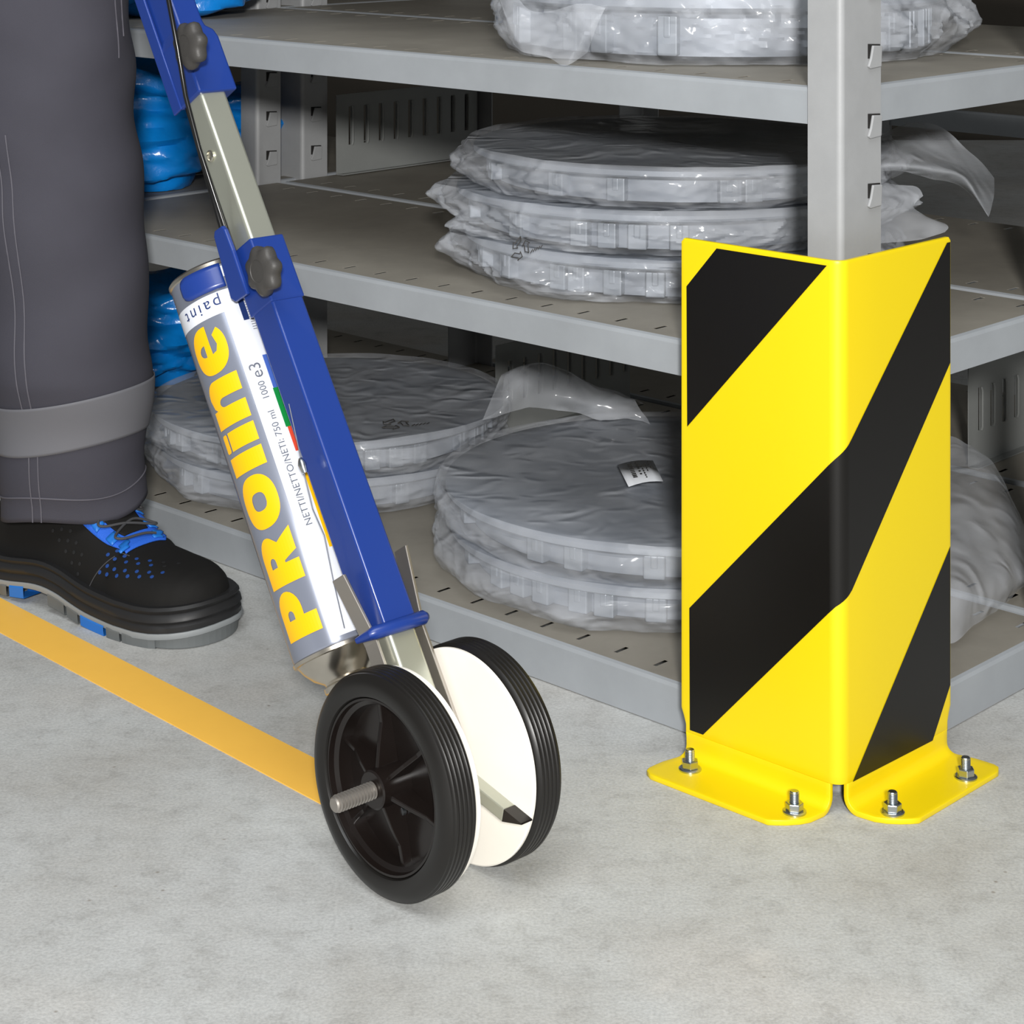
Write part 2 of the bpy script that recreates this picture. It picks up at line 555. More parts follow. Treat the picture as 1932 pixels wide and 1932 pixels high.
divider(2 * DEP + 0.03, 3 * DEP + 0.01, 0.315, Z_LOW + 0.001, 'slotted metal divider on the bottom shelf right of the guard', 0.115)
divider(DEP + 0.095, 2 * DEP, 0.78, Z_LOW + 0.001, 'slotted metal divider in the shade behind the humped bag', 0.105)

# ------------------------------------------------------------------ wrapped discs
def crumple(P, rng, n=9, lo=12, hi=60, p=1.0):
    """sum of folded triangle waves in random directions, about -1..1, gives creases"""
    out = np.zeros(P.shape[:-1])
    tot = 0
    for i in range(n):
        f = lo * (hi / lo) ** (i / max(n - 1, 1))
        d = rng.normal(size=3)
        d /= np.linalg.norm(d)
        ph = rng.random()
        warp = 0.25 * np.sin(P @ rng.normal(size=3) * f * 0.8 + rng.random() * 6)
        t = (P @ d) * f / 3 + ph + warp
        tri = 1 - 4 * np.abs(t - np.floor(t + 0.5))
        a = (lo / f) ** p
        out += a * tri
        tot += a
    return out / tot * 1.6

def disc_proto():
    R0 = 0.2
    m = MB()
    m.lathe([(0, 0.031), (0.05, 0.031), (0.12, 0.0325), (0.17, 0.033), (0.186, 0.0345), (0.197, 0.0345), (0.2, 0.0325), (0.2, 0.028), (0.196, 0.026),
             (0.182, 0.026), (0.178, 0.022), (0.178, 0.003), (0.17, 0.003), (0.168, 0.02), (0, 0.02)], 96)
    a = m.build('disc', M['alu'], None, smooth=35)
    q = MB()
    q.box((0.181, 0, 0.0135), (0.014, 0.017, 0.02))
    q.box((0.186, 0.0, 0.018), (0.006, 0.006, 0.011))
    b = q.build('rib', M['rib'], None, bevel=0.0012)
    return a, b
DISC, RIB = disc_proto()
first_disc = [True]

def package(cx, cy, z0, rad, h, seed, label, group, ears=(), sag=0.004, wr=0.006, lift=None, tails=(), fine=1.0):
    """disc wrapped in a loose plastic bag; ears=(angle, width, out, zfrac)"""
    rng = np.random.default_rng(seed)
    e = empty('wrapped_disc', (cx, cy, z0))
    tag(e, label, 'package', group)
    sc = (rad - 0.008) / 0.2
    sz = (h - 0.003) / 0.0345
    S = Matrix.Translation((0, 0, 0.0015)) @ Matrix.Diagonal((sc, sc, sz, 1))
    if first_disc[0]:
        d, r0 = DISC, RIB
        d.parent = e
        d.matrix_local = S
        first_disc[0] = False
        r0.parent = e
        r0.matrix_local = S @ Matrix.Rotation(0, 4, 'Z')
    else:
        d = dup(DISC, e, S)
        dup(RIB, e, S)
    off = rng.random() * 0.3
    for ang in np.arange(12, 350, 9.5):
        if rng.random() < 0.55: dup(RIB, e, S @ Matrix.Rotation(R(ang + rng.uniform(-2, 2)), 4, 'Z'))
    nth = 420
    prof = []
    for t in np.linspace(0.001, 0.97, 22): prof.append((rad * t, h + 0.0015 - sag * (1 - t) ** 0.7 * 0.6, 0.25 + 0.5 * (1 - t)))
    prof += [(rad * 0.99, h + 0.0015, 0.2), (rad * 1.0, h - 0.001, 0.15), (rad * 1.004, h - 0.005, 0.2)]
    for t in np.linspace(0.1, 1, 20):
        prof.append((rad * (1.004 - 0.085 * t ** 1.4 + 0.02 * math.sin(t * 3.1)), (h - 0.005) * (1 - t) + 0.0015, 0.35 + 0.9 * math.sin(math.pi * min(t, 0.9)) ** 0.8))
    prof += [(rad * 0.85, 0.0008, 0.05), (rad * 0.4, 0.0008, 0.0), (0.001, 0.0008, 0.0)]
    th = np.linspace(0, 2 * np.pi, nth, endpoint=False)
    A = np.array([[p[0] * np.ones(nth), p[1] * np.ones(nth), p[2] * np.ones(nth)] for p in prof])      # rows,3,nth
    r, z, wgt = A[:, 0], A[:, 1], A[:, 2]
    X = np.stack([r * np.cos(th), r * np.sin(th), z * 2.2 + seed], -1)
    c1 = crumple(X, rng, 12, 24, 230, 0.75)
    c2 = crumple(X * np.array([1, 1, 0.35]), rng, 6, 10, 40, 0.8)
    nrow = len(prof)
    side = (np.arange(nrow)[:, None] >= 24) & (np.arange(nrow)[:, None] <= 44)
    top = np.arange(nrow)[:, None] < 23
    r2 = r + np.where(side, wgt * wr * (1.3 * fine * c1 + 1.5 * c2 + 0.5), 0)
    z2 = z + np.where(top, wgt * 0.0062 * (c2 + 0.5 * c1 * fine), 0)
    zf = np.clip(z / h, 0, 1)
    for (a, w, outw, zc, zw) in ears:
        dth = (th - R(a) + np.pi) % (2 * np.pi) - np.pi
        bump = np.exp(-np.abs(dth / R(w)) ** 1.3)
        pw = np.exp(-((zf - zc) / zw) ** 2)
        pw = np.where(np.arange(nrow)[:, None] >= 20, pw, pw * np.clip(r / rad, 0, 1) ** 6)
        pw = np.where(np.arange(nrow)[:, None] >= nrow - 3, 0, pw)
        r2 = r2 + outw * bump * pw * (1 + 0.35 * c1)
    if lift: z2 = z2 + lift(th[None, :], r / rad)
    z2 = np.maximum(z2, 0.0008)
    pts = np.stack([r2 * np.cos(th), r2 * np.sin(th), z2], -1)
    m = MB()
    m.grid(pts, close_u=True)
    bag = m.build('plastic_bag', M['film'], e, smooth=28)
    for tl in tails:
        t = MB()
        t.grid(tl(rng))
        t.build('bag_tail', M['film'], bag, smooth=60)
    return e, bag

def sheet(curves, rng, amp=0.004, nu=46, nv=26, org=(0, 0, 0)):
    """loose film between guide curves (each a list of world points); returns grid in coordinates relative to org"""
    def samp(c, n):
        c = np.array([tuple(p) for p in c], float)
        t = np.linspace(0, len(c) - 1, n)
        i = np.minimum(t.astype(int), len(c) - 2)
        f = (t - i)[:, None]
        p0 = c[np.maximum(i - 1, 0)]; p1 = c[i]; p2 = c[i + 1]; p3 = c[np.minimum(i + 2, len(c) - 1)]
        return 0.5 * (2 * p1 + (p2 - p0) * f + (2 * p0 - 5 * p1 + 4 * p2 - p3) * f ** 2 + (3 * p1 - p0 - 3 * p2 + p3) * f ** 3)
    rows = np.array([samp(c, nu) for c in curves])
    g = np.stack([samp(rows[:, j], nv) for j in range(nu)], 1)
    c = crumple(g, rng, 9, 18, 120, 0.8)
    c2 = crumple(g + 3, rng, 9, 18, 120, 0.8)
    return g + np.stack([c * 0.4, c2, c * 0.8], -1) * amp - np.array(org)

def at(x, y, d):
    """point on the sight line of pixel (x,y) at distance d from the camera plane"""
    return Vector(((x - 966) / F * d, d, CZ - (y - HZ) / F * d))

# top shelf package
ca = Vector((0.196, 1.955, Z_TOP))
def tailA(rng):
    o = (ca.x, ca.y, Z_TOP)
    return sheet([[at(905, -60, 1.86), at(960, -20, 1.84), at(1010, 20, 1.82), at(1085, 10, 1.8), at(1150, 0, 1.79)],
                  [at(935, -20, 1.83), at(965, 35, 1.81), at(1015, 60, 1.79), at(1085, 70, 1.77), at(1130, 40, 1.78)],
                  [at(962, 70, 1.815), at(990, 98, 1.79), at(1040, 108, 1.77), at(1072, 120, 1.75), at(1108, 100, 1.77)]], rng, 0.005, org=o)
package(ca.x, ca.y, Z_TOP, 0.215, 0.062, 3, 'plastic-wrapped grey disc on the topmost shelf beside the post', 'wrapped discs',
        ears=[(252, 10, 0.012, 0.1, 0.4), (310, 9, 0.01, 0.3, 0.4), (335, 16, 0.004, 0.5, 0.5)], wr=0.008, tails=[tailA])

# middle shelf stack
cb = Vector((0.150, 2.005, Z_MID))
hs = 0.041
def tailB(rng):
    o = (cb.x, cb.y, Z_MID + 2 * hs)
    return sheet([[at(1600, 285, 1.93), at(1680, 238, 1.95), at(1745, 236, 1.95), at(1810, 290, 1.94), at(1853, 338, 1.93)],
                  [at(1600, 300, 1.90), at(1680, 275, 1.91), at(1745, 290, 1.91), at(1805, 330, 1.90), at(1852, 372, 1.90)],
                  [at(1600, 318, 1.87), at(1670, 308, 1.87), at(1740, 318, 1.87), at(1795, 336, 1.87), at(1843, 408, 1.88)],
                  [at(1605, 325, 1.87), at(1675, 322, 1.88), at(1730, 340, 1.89), at(1785, 352, 1.89), at(1840, 404, 1.88)]], rng, 0.003, org=o)
def tailB2(rng):
    o = (cb.x, cb.y, Z_MID + hs)
    return sheet([[at(1600, 330, 1.9), at(1690, 345, 1.9), at(1735, 352, 1.89), at(1748, 372, 1.88)],
                  [at(1600, 380, 1.87), at(1690, 385, 1.87), at(1725, 388, 1.87), at(1732, 396, 1.87)],
                  [at(1600, 430, 1.85), at(1690, 420, 1.85), at(1750, 418, 1.85), at(1790, 428, 1.85)],
                  [at(1600, 470, 1.83), at(1690, 460, 1.83), at(1740, 455, 1.83), at(1788, 442, 1.84)]], rng, 0.004, org=o)
pb0, bagb0 = package(cb.x + 0.006, cb.y, Z_MID, 0.209, hs, 11, 'bottom wrapped disc of the stack of three on the middle shelf', 'wrapped discs',
        ears=[(197, 9, 0.018, 0.9, 0.5), (222, 10, 0.012, 0.2, 0.4), (240, 12, 0.012, 0.1, 0.3), (282, 14, 0.006, 0.1, 0.3)], wr=0.0085)
package(cb.x - 0.002, cb.y + 0.004, Z_MID + hs, 0.209, hs, 12, 'middle wrapped disc of the stack of three on the middle shelf', 'wrapped discs',
        ears=[(190, 6, 0.016, 0.9, 0.4), (206, 7, 0.02, 0.3, 0.4), (0, 14, 0.02, 0.6, 0.5)], wr=0.008, tails=[tailB2])
package(cb.x + 0.012, cb.y + 0.005, Z_MID + 2 * hs, 0.207, hs - 0.003, 13, 'top wrapped disc of the stack of three with a loose bag end by the post', 'wrapped discs',
        ears=[(200, 10, 0.006, 0.4, 0.5), (230, 20, 0.006, 0.2, 0.4)], wr=0.007, tails=[tailB])

# bottom shelf, right stack
cc = Vector((0.158, 2.005, Z_LOW))
hc = 0.039
def tailC(rng):
    o = (cc.x, cc.y, Z_LOW + hc)
    return sheet([[at(915, 790, 2.16), at(975, 770, 2.16), at(1060, 775, 2.2), at(1150, 790, 2.2), at(1230, 800, 2.18)],
                  [at(935, 740, 2.18), at(970, 730, 2.17), at(1050, 740, 2.19), at(1130, 752, 2.2), at(1210, 775, 2.19)],
                  [at(952, 702, 2.2), at(985, 690, 2.2), at(1020, 686, 2.21), at(1060, 700, 2.22), at(1130, 728, 2.22), at(1200, 756, 2.2)],
                  [at(950, 745, 2.25), at(990, 700, 2.25), at(1030, 690, 2.25), at(1090, 715, 2.26), at(1150, 740, 2.25), at(1215, 765, 2.22)]], rng, 0.009, org=o)
def tailC2(rng):
    o = (cc.x, cc.y, Z_LOW)
    return sheet([[at(1700, 830, 2.12), at(1790, 830, 2.1), at(1850, 850, 2.07), at(1890, 890, 2.04), at(1925, 960, 1.99)],
                  [at(1690, 900, 2.0), at(1790, 910, 1.98), at(1850, 920, 1.97), at(1900, 960, 1.95), at(1938, 1040, 1.93)],
                  [at(1680, 1010, 1.88), at(1790, 1030, 1.85), at(1850, 1040, 1.86), at(1905, 1060, 1.87), at(1942, 1085, 1.89)],
                  [at(1670, 1120, 1.77), at(1790, 1120, 1.77), at(1845, 1110, 1.8), at(1890, 1110, 1.83), at(1935, 1100, 1.88)],
                  [at(1670, 1230, 1.735), at(1790, 1213, 1.755), at(1840, 1178, 1.795), at(1885, 1148, 1.835), at(1932, 1108, 1.89)]], rng, 0.006, org=o)
package(cc.x, cc.y, Z_LOW, 0.226, hc, 21, 'lower wrapped disc of the pair on the bottom shelf beside the guard', 'wrapped discs',
        ears=[(196, 14, 0.004, 0.5, 0.5), (215, 7, 0.012, 0.15, 0.4), (246, 9, 0.014, 0.12, 0.3), (285, 14, 0.008, 0.1, 0.3)], wr=0.0085, tails=[tailC2], fine=0.45)
pc, bagc = package(cc.x - 0.002, cc.y - 0.004, Z_LOW + hc, 0.228, hc, 22, 'upper wrapped disc of the pair beside the guard with white label and humped bag', 'wrapped discs',
        ears=[(193, 16, 0.004, 0.5, 0.5), (230, 10, 0.01, 0.1, 0.3)], wr=0.0065, tails=[tailC], fine=0.4)

# bottom shelf, left stack
cd = Vector((-0.202, 2.30, Z_LOW))
package(cd.x + 0.004, cd.y, Z_LOW, 0.196, 0.039, 31, 'lower wrapped disc of the pair half hidden behind the spray can', 'wrapped discs',
        ears=[(225, 10, 0.008, 0.2, 0.3)], wr=0.007, fine=0.5)
pd, bagd = package(cd.x, cd.y, Z_LOW + 0.039, 0.2, 0.039, 32, 'upper wrapped disc with recycling print half hidden behind the spray can', 'wrapped discs',
        ears=[(300, 10, 0.008, 0.2, 0.3)], wr=0.007, fine=0.5)

# label and prints on the bags
zt = Z_LOW + 2 * hc + 0.0065
q = [gp(1165, 877, zt), gp(1232, 869, zt), gp(1251, 908, zt), gp(1186, 918, zt)]
m = MB()
m.grid([[q[0].lerp(q[1], t) + Vector((0, 0, 0.002 * math.sin(t * 3.1))) - pc.location for t in np.linspace(0, 1, 6)],
        [q[3].lerp(q[2], t) + Vector((0, 0, 0.002 * math.sin(t * 3.1))) - pc.location for t in np.linspace(0, 1, 6)]])
lab = m.build('paper_label', M['paper'], bagc, smooth=60, solid=0.0003)
m = MB()
def on_label(s, t): return q[0].lerp(q[1], s).lerp(q[3].lerp(q[2], s), t) + Vector((0, 0, 0.0026)) - pc.location
rnd = random.Random(4)
for s0, s1, t0, t1, n in ((0.22, 0.34, 0.15, 0.8, 9), (0.44, 0.5, 0.1, 0.75, 5), (0.56, 0.6, 0.3, 0.9, 6), (0.68, 0.71, 0.2, 0.6, 4), (0.80, 0.82, 0.1, 0.5, 3)):
    for k in range(n):
        a = t0 + (t1 - t0) * k / n
        b = a + (t1 - t0) / n * (0.4 + 0.35 * rnd.random())
        m.add([on_label(s0, a), on_label(s1, a), on_label(s1, b), on_label(s0, b)], [(0, 1, 2, 3)])
m.build('label_print', M['print'], bagc, solid=0.0001)

def recycle(c, size, ang, parent, squash=1.0, digits=True, tilt=None):
    """three chasing outline arrows drawn with thin lines, flat on a bag"""
    m = MB()
    for k in range(3):
        T = Matrix.Translation(c) @ (tilt or Matrix()) @ Matrix.Rotation(ang, 4, 'Z') @ Matrix.Diagonal((size, size * squash, 1, 1)) @ Matrix.Rotation(R(120 * k), 4, 'Z')
        loop = [(-0.62, -0.72), (0.1, -0.72), (0.1, -0.9), (0.42, -0.55), (0.1, -0.22), (0.1, -0.4), (-0.42, -0.4), (-0.62, -0.72)]
        m.tube([T @ Vector((x, y, 0)) for x, y in loop], 0.0005, 5)
    if digits:
        T = Matrix.Translation(c) @ (tilt or Matrix()) @ Matrix.Rotation(ang, 4, 'Z') @ Matrix.Diagonal((size, size * squash, 1, 1))
        x = 1.1
        for k in range(5):
            m.tube([T @ Vector((x + 0.2 * k, -0.2 + 0.12 * k, 0)), T @ Vector((x + 0.12 + 0.2 * k, 0.12 + 0.1 * k, 0))], 0.0004, 5)
    return m.build('recycling_print', M['print'], parent)
zt = Z_LOW + 0.078 + 0.005
dn = Vector((-0.62, -0.66, 0.42)).normalized()
dt = Vector((0.73, -0.68, 0)).normalized()
recycle(at(992, 474, 1.852) + dn * 0.008 - pb0.location, 0.012, 0, bagb0, 1.0, True, Matrix((dt, dn.cross(dt), dn)).transposed().to_4x4())
recycle(gp(745, 800, zt) - pd.location, 0.017, R(-8), bagd, 1.25)

# ------------------------------------------------------------------ blue bags
def blue_bag(loc, size, seed, label):
    rng = np.random.default_rng(seed)
    e = empty('blue_bag', loc)
    tag(e, label, 'bag', 'blue plastic bags')
    nr, nc = 80, 180
    ph = np.linspace(0.001, math.pi - 0.001, nr)[:, None]
    th = np.linspace(0, 2 * np.pi, nc, endpoint=False)[None, :]
    ex = 0.75
    sgn = lambda a, p: np.sign(a) * np.abs(a) ** p
    D = np.stack([sgn(np.sin(ph), 0.7) * sgn(np.cos(th), ex), sgn(np.sin(ph), 0.7) * sgn(np.sin(th), ex), sgn(np.cos(ph), 0.8) * np.ones_like(th)], -1)
    P = D * np.array(size)
    c = crumple(P * np.array([0.7, 0.7, 1.9]) + seed, rng, 8, 22, 80, 0.7)
    c2 = crumple(P + seed, rng, 5, 10, 30, 0.7)
    P = P * (1 + 0.12 * c2[..., None]) + D * 0.017 * c[..., None]
    P[..., 2] += size[2] * 0.93
    P[..., 2] = np.maximum(P[..., 2], 0.001)
    m = MB()
    m.grid(P, close_u=True)
    m.build('bag', M['bluebag'], e, smooth=40)
    return e
blue_bag((-0.475, 2.53, Z_MID), (0.125, 0.1, 0.082), 5, 'bulging blue plastic bag on the middle shelf between trouser leg and handle')
blue_bag((-0.338, 2.648, Z_MID), (0.055, 0.06, 0.062), 8, 'small knotted blue plastic bag behind the silver handle tube')
blue_bag((-0.41, 2.42, Z_TOP), (0.12, 0.1, 0.08), 6, 'blue plastic bag on the top shelf above the handle knob')
blue_bag((-0.50, 2.70, Z_LOW), (0.12, 0.09, 0.072), 7, 'blue plastic bag on the bottom shelf left of the spray can')

# ------------------------------------------------------------------ yellow corner guard
GC = gp(1586, 1543)
guard = empty('corner_guard', GC, YAW)
tag(guard, 'yellow steel corner guard with black diagonal stripes bolted to the floor', 'corner guard')
GV, GU = VD, UD
RF, WG, HG, TH = 0.011, 0.150, 0.4075, 0.004
def guard_dev(l):
    """developed length (0 = middle of the bend, negative = left face) -> outer surface point and outward normal"""
    h = math.pi * RF / 4
    if l > h: return (RF + l - h, 0.0), (0, -1)
    if l < -h: return (0.0, RF - l - h), (-1, 0)
    a = R(225) + l / RF
    return (RF + RF * math.cos(a), RF + RF * math.sin(a)), (math.cos(a), math.sin(a))
LMAX = WG - RF + math.pi * RF / 4
hb = math.pi * RF / 4
ls = [-LMAX, -LMAX + 0.003, -0.1, -0.05] + list(np.linspace(-hb, hb, 11)) + [0.05, 0.1, LMAX - 0.003, LMAX]
zs = [HG, HG - 0.003, 0.3, 0.2, 0.1, 0.05, 0.04, 0.034, 0.028, 0.022]
m = MB()
rows = []
for z in zs:
    row = []
    for l in ls:
        if z == HG and abs(l) >= LMAX - 1e-6: l = math.copysign(abs(l) - 0.0028, l)
        if abs(l) >= LMAX - 1e-6 and z < 0.039: l = math.copysign(abs(l) - {0.034: 0.0025, 0.028: 0.0045, 0.022: 0.005}[z], l)
        elif abs(l) >= LMAX - 0.0031 and z < 0.039: l = math.copysign(LMAX - 0.0055, l)
        (x, y), _ = guard_dev(l)
        row.append((x, y, z))
    rows.append(row)
m.grid(rows)
RB = 0.008
FW = 0.047
def foot(side):
    st = [0.0075, 0.012, 0.02, 0.035, 0.06, 0.09, 0.12, 0.14, 0.146]
    prof = [(0, 0.022), (0, 0.017)] + [(RB - RB * math.cos(R(a)), TH + RB - RB * math.sin(R(a))) for a in (0, 15, 30, 45, 60, 75, 90)] + [(0.022, TH), (0.03, TH), (0.038, TH), (0.043, TH), (FW, TH)]
    rows = []
    for o, z in prof:
        f = max(0.0, (o - 0.012) / (FW - 0.012))
        lo = 0.0095 + 0.022 * f ** 2.2
        e = max(0.0, (o - 0.035) / (FW - 0.035))
        notch = 0.005 * max(0.0, 1 - o / 0.016)
        hi = WG - notch + 0.002 * f - 0.010 * (1 - math.sqrt(max(0, 1 - e * e)))
        row = []
        for s in st:
            t = (s - st[0]) / (st[-1] - st[0])
            y = lo + (hi - lo) * t
            row.append((-o, y, z) if side == 'L' else (y, -o, z))
        rows.append(row)
    return rows
m.grid(foot('L'))
m.grid(foot('R'))
body = m.build('guard_plate', M['yellow'], guard, smooth=50, solid=TH, solid_off=1)
body.modifiers['solid'].offset = -1
# make sure the shell thickens inwards/downwards
bm = bmesh.new(); bm.from_mesh(body.data)
for f in bm.faces:
    c = f.calc_center_median(); n = f.normal
    if c.z > 0.03:
        out = Vector((-1, 0, 0)) if c.x < c.y else Vector((0, -1, 0))
        if n.dot(out) < 0: f.normal_flip()
    else:
        if n.z < -1e-4: f.normal_flip()
        elif abs(n.z) <= 1e-4:
            out = Vector((-1, 0, 0)) if c.x < c.y else Vector((0, -1, 0))
            if n.dot(out) < 0: f.normal_flip()
bm.to_mesh(body.data); bm.free()
bv = body.modifiers.new('bevel', 'BEVEL')
bv.width = 0.0012
bv.segments = 2
bv.limit_method = 'ANGLE'
bv.angle_limit = R(50)

def dev_px(x, y, side):
    """pixel on a guard face -> (developed length, z)"""
    if side == 'L':
        t, z = px_on(x, y, GC, UD)
        return (-(t - RF) - hb, z)
    t, z = px_on(x, y, GC, VD)
    return ((t - RF) + hb, z)
def stripe(poly):
    bm = bmesh.new()
    vs = [bm.verts.new((l, z, 0)) for l, z in poly]
    bm.faces.new(vs)
    for c in np.arange(-hb - 0.001, hb + 0.0021, 0.0011):
        bmesh.ops.bisect_plane(bm, geom=bm.verts[:] + bm.edges[:] + bm.faces[:], plane_co=(c, 0, 0), plane_no=(1, 0, 0))
    bmesh.ops.triangulate(bm, faces=bm.faces)
    for v in bm.verts:
        (x, y), n = guard_dev(max(-LMAX + 0.0012, min(LMAX - 0.0012, v.co.x)))
        v.co = (x + n[0] * 0.0004, y + n[1] * 0.0004, min(v.co.y, HG - 0.004))
    bmesh.ops.recalc_face_normals(bm, faces=bm.faces)
    me = bpy.data.meshes.new('stripe')
    bm.to_mesh(me)
    bm.free()
    return finish('stripe', me, M['film_black'], guard, smooth=40)
stripe([dev_px(1352.5, 465, 'L'), dev_px(1295.7, 540, 'L'), dev_px(1297, 805, 'L'), dev_px(1564, 491, 'L')])
L1 = [dev_px(1301, 1147, 'L'), dev_px(1302, 1377, 'L'), dev_px(1327, 1386, 'L'), dev_px(1575, 1146, 'L')]
R1 = [dev_px(1607, 1113, 'R'), dev_px(1802, 681, 'R'), dev_px(1802, 447, 'R'), dev_px(1786, 450, 'R'), dev_px(1607, 826, 'R')]
stripe(L1 + R1 + [dev_px(1575, 866, 'L')])
stripe([dev_px(1802, 1026, 'R'), dev_px(1608, 1475, 'R'), dev_px(1759, 1397, 'R'), dev_px(1802, 1287, 'R')])

def anchor_bolt(parent, loc):
    e = empty('anchor_bolt', loc, random.Random(loc[0]).random(), parent)
    w = MB()
    w.lathe([(0, 0), (0.0088, 0), (0.0088, 0.0012), (0.0078, 0.0018), (0, 0.0018)], 28)
    w.build('washer', M['zinc'], e, smooth=30)
    n = MB()
    n.prism([(0.0068 * math.cos(R(60 * k)), 0.0068 * math.sin(R(60 * k))) for k in range(6)], 0.0018, 0.0075)
    n.build('nut', M['zinc'], e, bevel=0.0006)
    b = MB()
    pr = [(0, 0.003)]
    z = 0.003
    while z < 0.0145:
        pr += [(0.0038, z), (0.0034, z + 0.0006)]
        z += 0.0012
    pr += [(0.0036, z), (0.003, z + 0.0007), (0, z + 0.0007)]
    b.lathe(pr, 16)
    b.build('threaded_end', M['zinc'], e, smooth=30)
    return e
for x, y in ((1302, 1447), (1499, 1527)):
    p = gp(x, y, 0.006) - GC
    anchor_bolt(guard, (p.dot(VD), p.dot(UD), TH))
for x, y in ((1684, 1528), (1822, 1462)):
    p = gp(x, y, 0.006) - GC
    anchor_bolt(guard, (p.dot(VD), p.dot(UD), TH))

# ------------------------------------------------------------------ line-marking trolley
WR = 0.0752
TC = Vector((-0.0525, 1.4375, 0))
SA = Vector((ln.x, ln.y, 0))                       # along the axle, away from the camera to the right
if SA.x < 0: SA = -SA
QA = Vector((-SA.y, SA.x, 0))                      # rolling direction, towards the operator
TYAW = math.atan2(SA.y, SA.x)
trolley = empty('marking_trolley', TC, TYAW)
tag(trolley, 'blue hand trolley on two black wheels carrying an upside-down spray can', 'trolley')
def tq(x, y, s):
    """pixel -> (q, z) on the trolley plane at axle coordinate s"""
    return px_on(x, y, TC + SA * s, QA)
pa, pb = tq(731, 1187, -0.0135), tq(380, 174, -0.0125)
dq, dz = pb[0] - pa[0], pb[1] - pa[1]
TL = math.hypot(dq, dz)
st_, ct_ = dq / TL, dz / TL                        # lean
tv = Vector((0, st_, ct_))
pv = Vector((0, ct_, -st_))
# frame origin: tube axis next to the lower arris point
O = Vector((0, pa[0], pa[1])) + pv * 0.0145
FM = Matrix.Translation(O) @ Matrix((Vector((1, 0, 0)), pv, tv)).transposed().to_4x4()
FI = FM.inverted()
def fr(x, y, s):
    """pixel -> frame coordinates (s, p, t) on plane s"""
    q, z = tq(x, y, s)
    return FI @ Vector((s, q, z))
T_COL = fr(475, 447, -0.0145).z                    # upper end of blue tube
T_UP = fr(380, 174, -0.0125).z                     # lower end of upper sleeve
T_KN = fr(485, 512, -0.03).z
T_KN2 = fr(345, 88, -0.03).z

def sq_tube(name, half, t0, t1, material, bevel=0.0025):
    m = MB(FM)
    m.box((0, 0, (t0 + t1) / 2), (2 * half, 2 * half, t1 - t0))
    return m.build(name, material, trolley, smooth=30, bevel=bevel, seg=3)
sq_tube('lower_tube', 0.0145, 0.002, T_COL - 0.002, M['blue'], 0.002)
m = MB(FM)
m.box((0, 0.0005, T_COL - 0.026), (0.0312, 0.0322, 0.052))
m.build('clamp_sleeve', M['blue'], trolley, bevel=0.0015)
sq_tube('inner_tube', 0.0122, -0.085, T_UP + 0.05, M['satin'], 0.0028)
m = MB(FM)
# cross pin through the silver tube
c = fr(402, 291, -0.0122)
m.lathe([(0, -0.0005), (0.0047, -0.0005), (0.0047, 0.0012), (0.0036, 0.0018), (0.0032, 0.0004), (0, 0.0004)], 20, Matrix.Translation((-0.0122, 0.001, c.z)) @ Matrix.Rotation(R(-90), 4, 'Y'))
m.build('cross_hole', M['chrome'], trolley, smooth=30)
# upper sleeve: wider lower block, narrower tube above
m = MB(FM)
poly = [(-0.015, 0), (0.0215, 0), (0.0215, 0.048), (0.019, 0.055), (0.0125, 0.059), (0.0115, 0.064), (0.0115, 0.33), (-0.0125, 0.33), (-0.0125, 0.06), (-0.015, 0.05)]
m.prism([(a, b + T_UP) for a, b in poly], -0.0155, 0.0165, Matrix(((1, 0, 0, 0), (0, 0, 1, 0), (0, 1, 0, 0), (0, 0, 0, 1))))
m.build('upper_sleeve', M['blue'], trolley, bevel=0.0018)
m = MB(FM)
m.box((-0.0148, 0.019, T_UP + 0.11), (0.0025, 0.012, 0.22))
m.build('cable_guide', M['blue'], trolley, bevel=0.0008)

def knob(t, p):
    e = empty('clamp_knob', (0, 0, 0), 0, trolley)
    T = FM @ Matrix.Translation((-0.0155, p, t)) @ Matrix.Rotation(R(-90), 4, 'Y')
    n = 84
    def lobe(a, r): return r * (1 + 0.085 * math.cos(7 * a))
    rows = []
    for r, z, lo in ((0.0155, 0.004, 1), (0.0172, 0.006, 1), (0.018, 0.0105, 1), (0.0174, 0.0145, 1), (0.0155, 0.0172, 0.9), (0.0105, 0.0188, 0.35), (0.0085, 0.0190, 0.0), (0.0082, 0.0184, 0), (0.004, 0.0186, 0), (0.0002, 0.0187, 0)):
        z *= 0.78
        rows.append([(r * (1 + 0.085 * lo * math.cos(7 * 2 * math.pi * k / n)) * math.cos(2 * math.pi * k / n), r * (1 + 0.085 * lo * math.cos(7 * 2 * math.pi * k / n)) * math.sin(2 * math.pi * k / n), z) for k in range(n)])
    m = MB(T)
    m.grid(rows, close_u=True)
    m.build('knob_head', M['knob'], e, smooth=45)
    m = MB(T)
    m.lathe([(0, 0.0), (0.0085, 0.0), (0.0085, 0.0045), (0, 0.0045)], 24)
    m.build('collar', M['knob'], e, smooth=30)
    return e
knob(T_KN, fr(485, 512, -0.03).y)
knob(T_KN2, fr(348, 90, -0.03).y)

# brake cable along the handle
sC = -0.038
cp = [fr(296, -110, sC), fr(318, 0, sC), fr(335, 90, sC), fr(350, 180, sC + 0.004), fr(376, 280, sC + 0.012), fr(405, 370, -0.02), fr(428, 440, -0.016), fr(440, 490, -0.013), fr(446, 520, -0.008)]
m = MB(FM)
m.tube(cp, 0.0019, 10)
m.build('cable', M['cable'], trolley, smooth=60)
cp2 = [fr(338, 150, -0.01), fr(362, 230, -0.01), fr(392, 340, -0.012), fr(418, 430, -0.012), fr(436, 500, -0.01)]
m = MB(FM)
m.tube(cp2, 0.0022, 10)
m.build('cable', M['cable'], trolley, smooth=60)

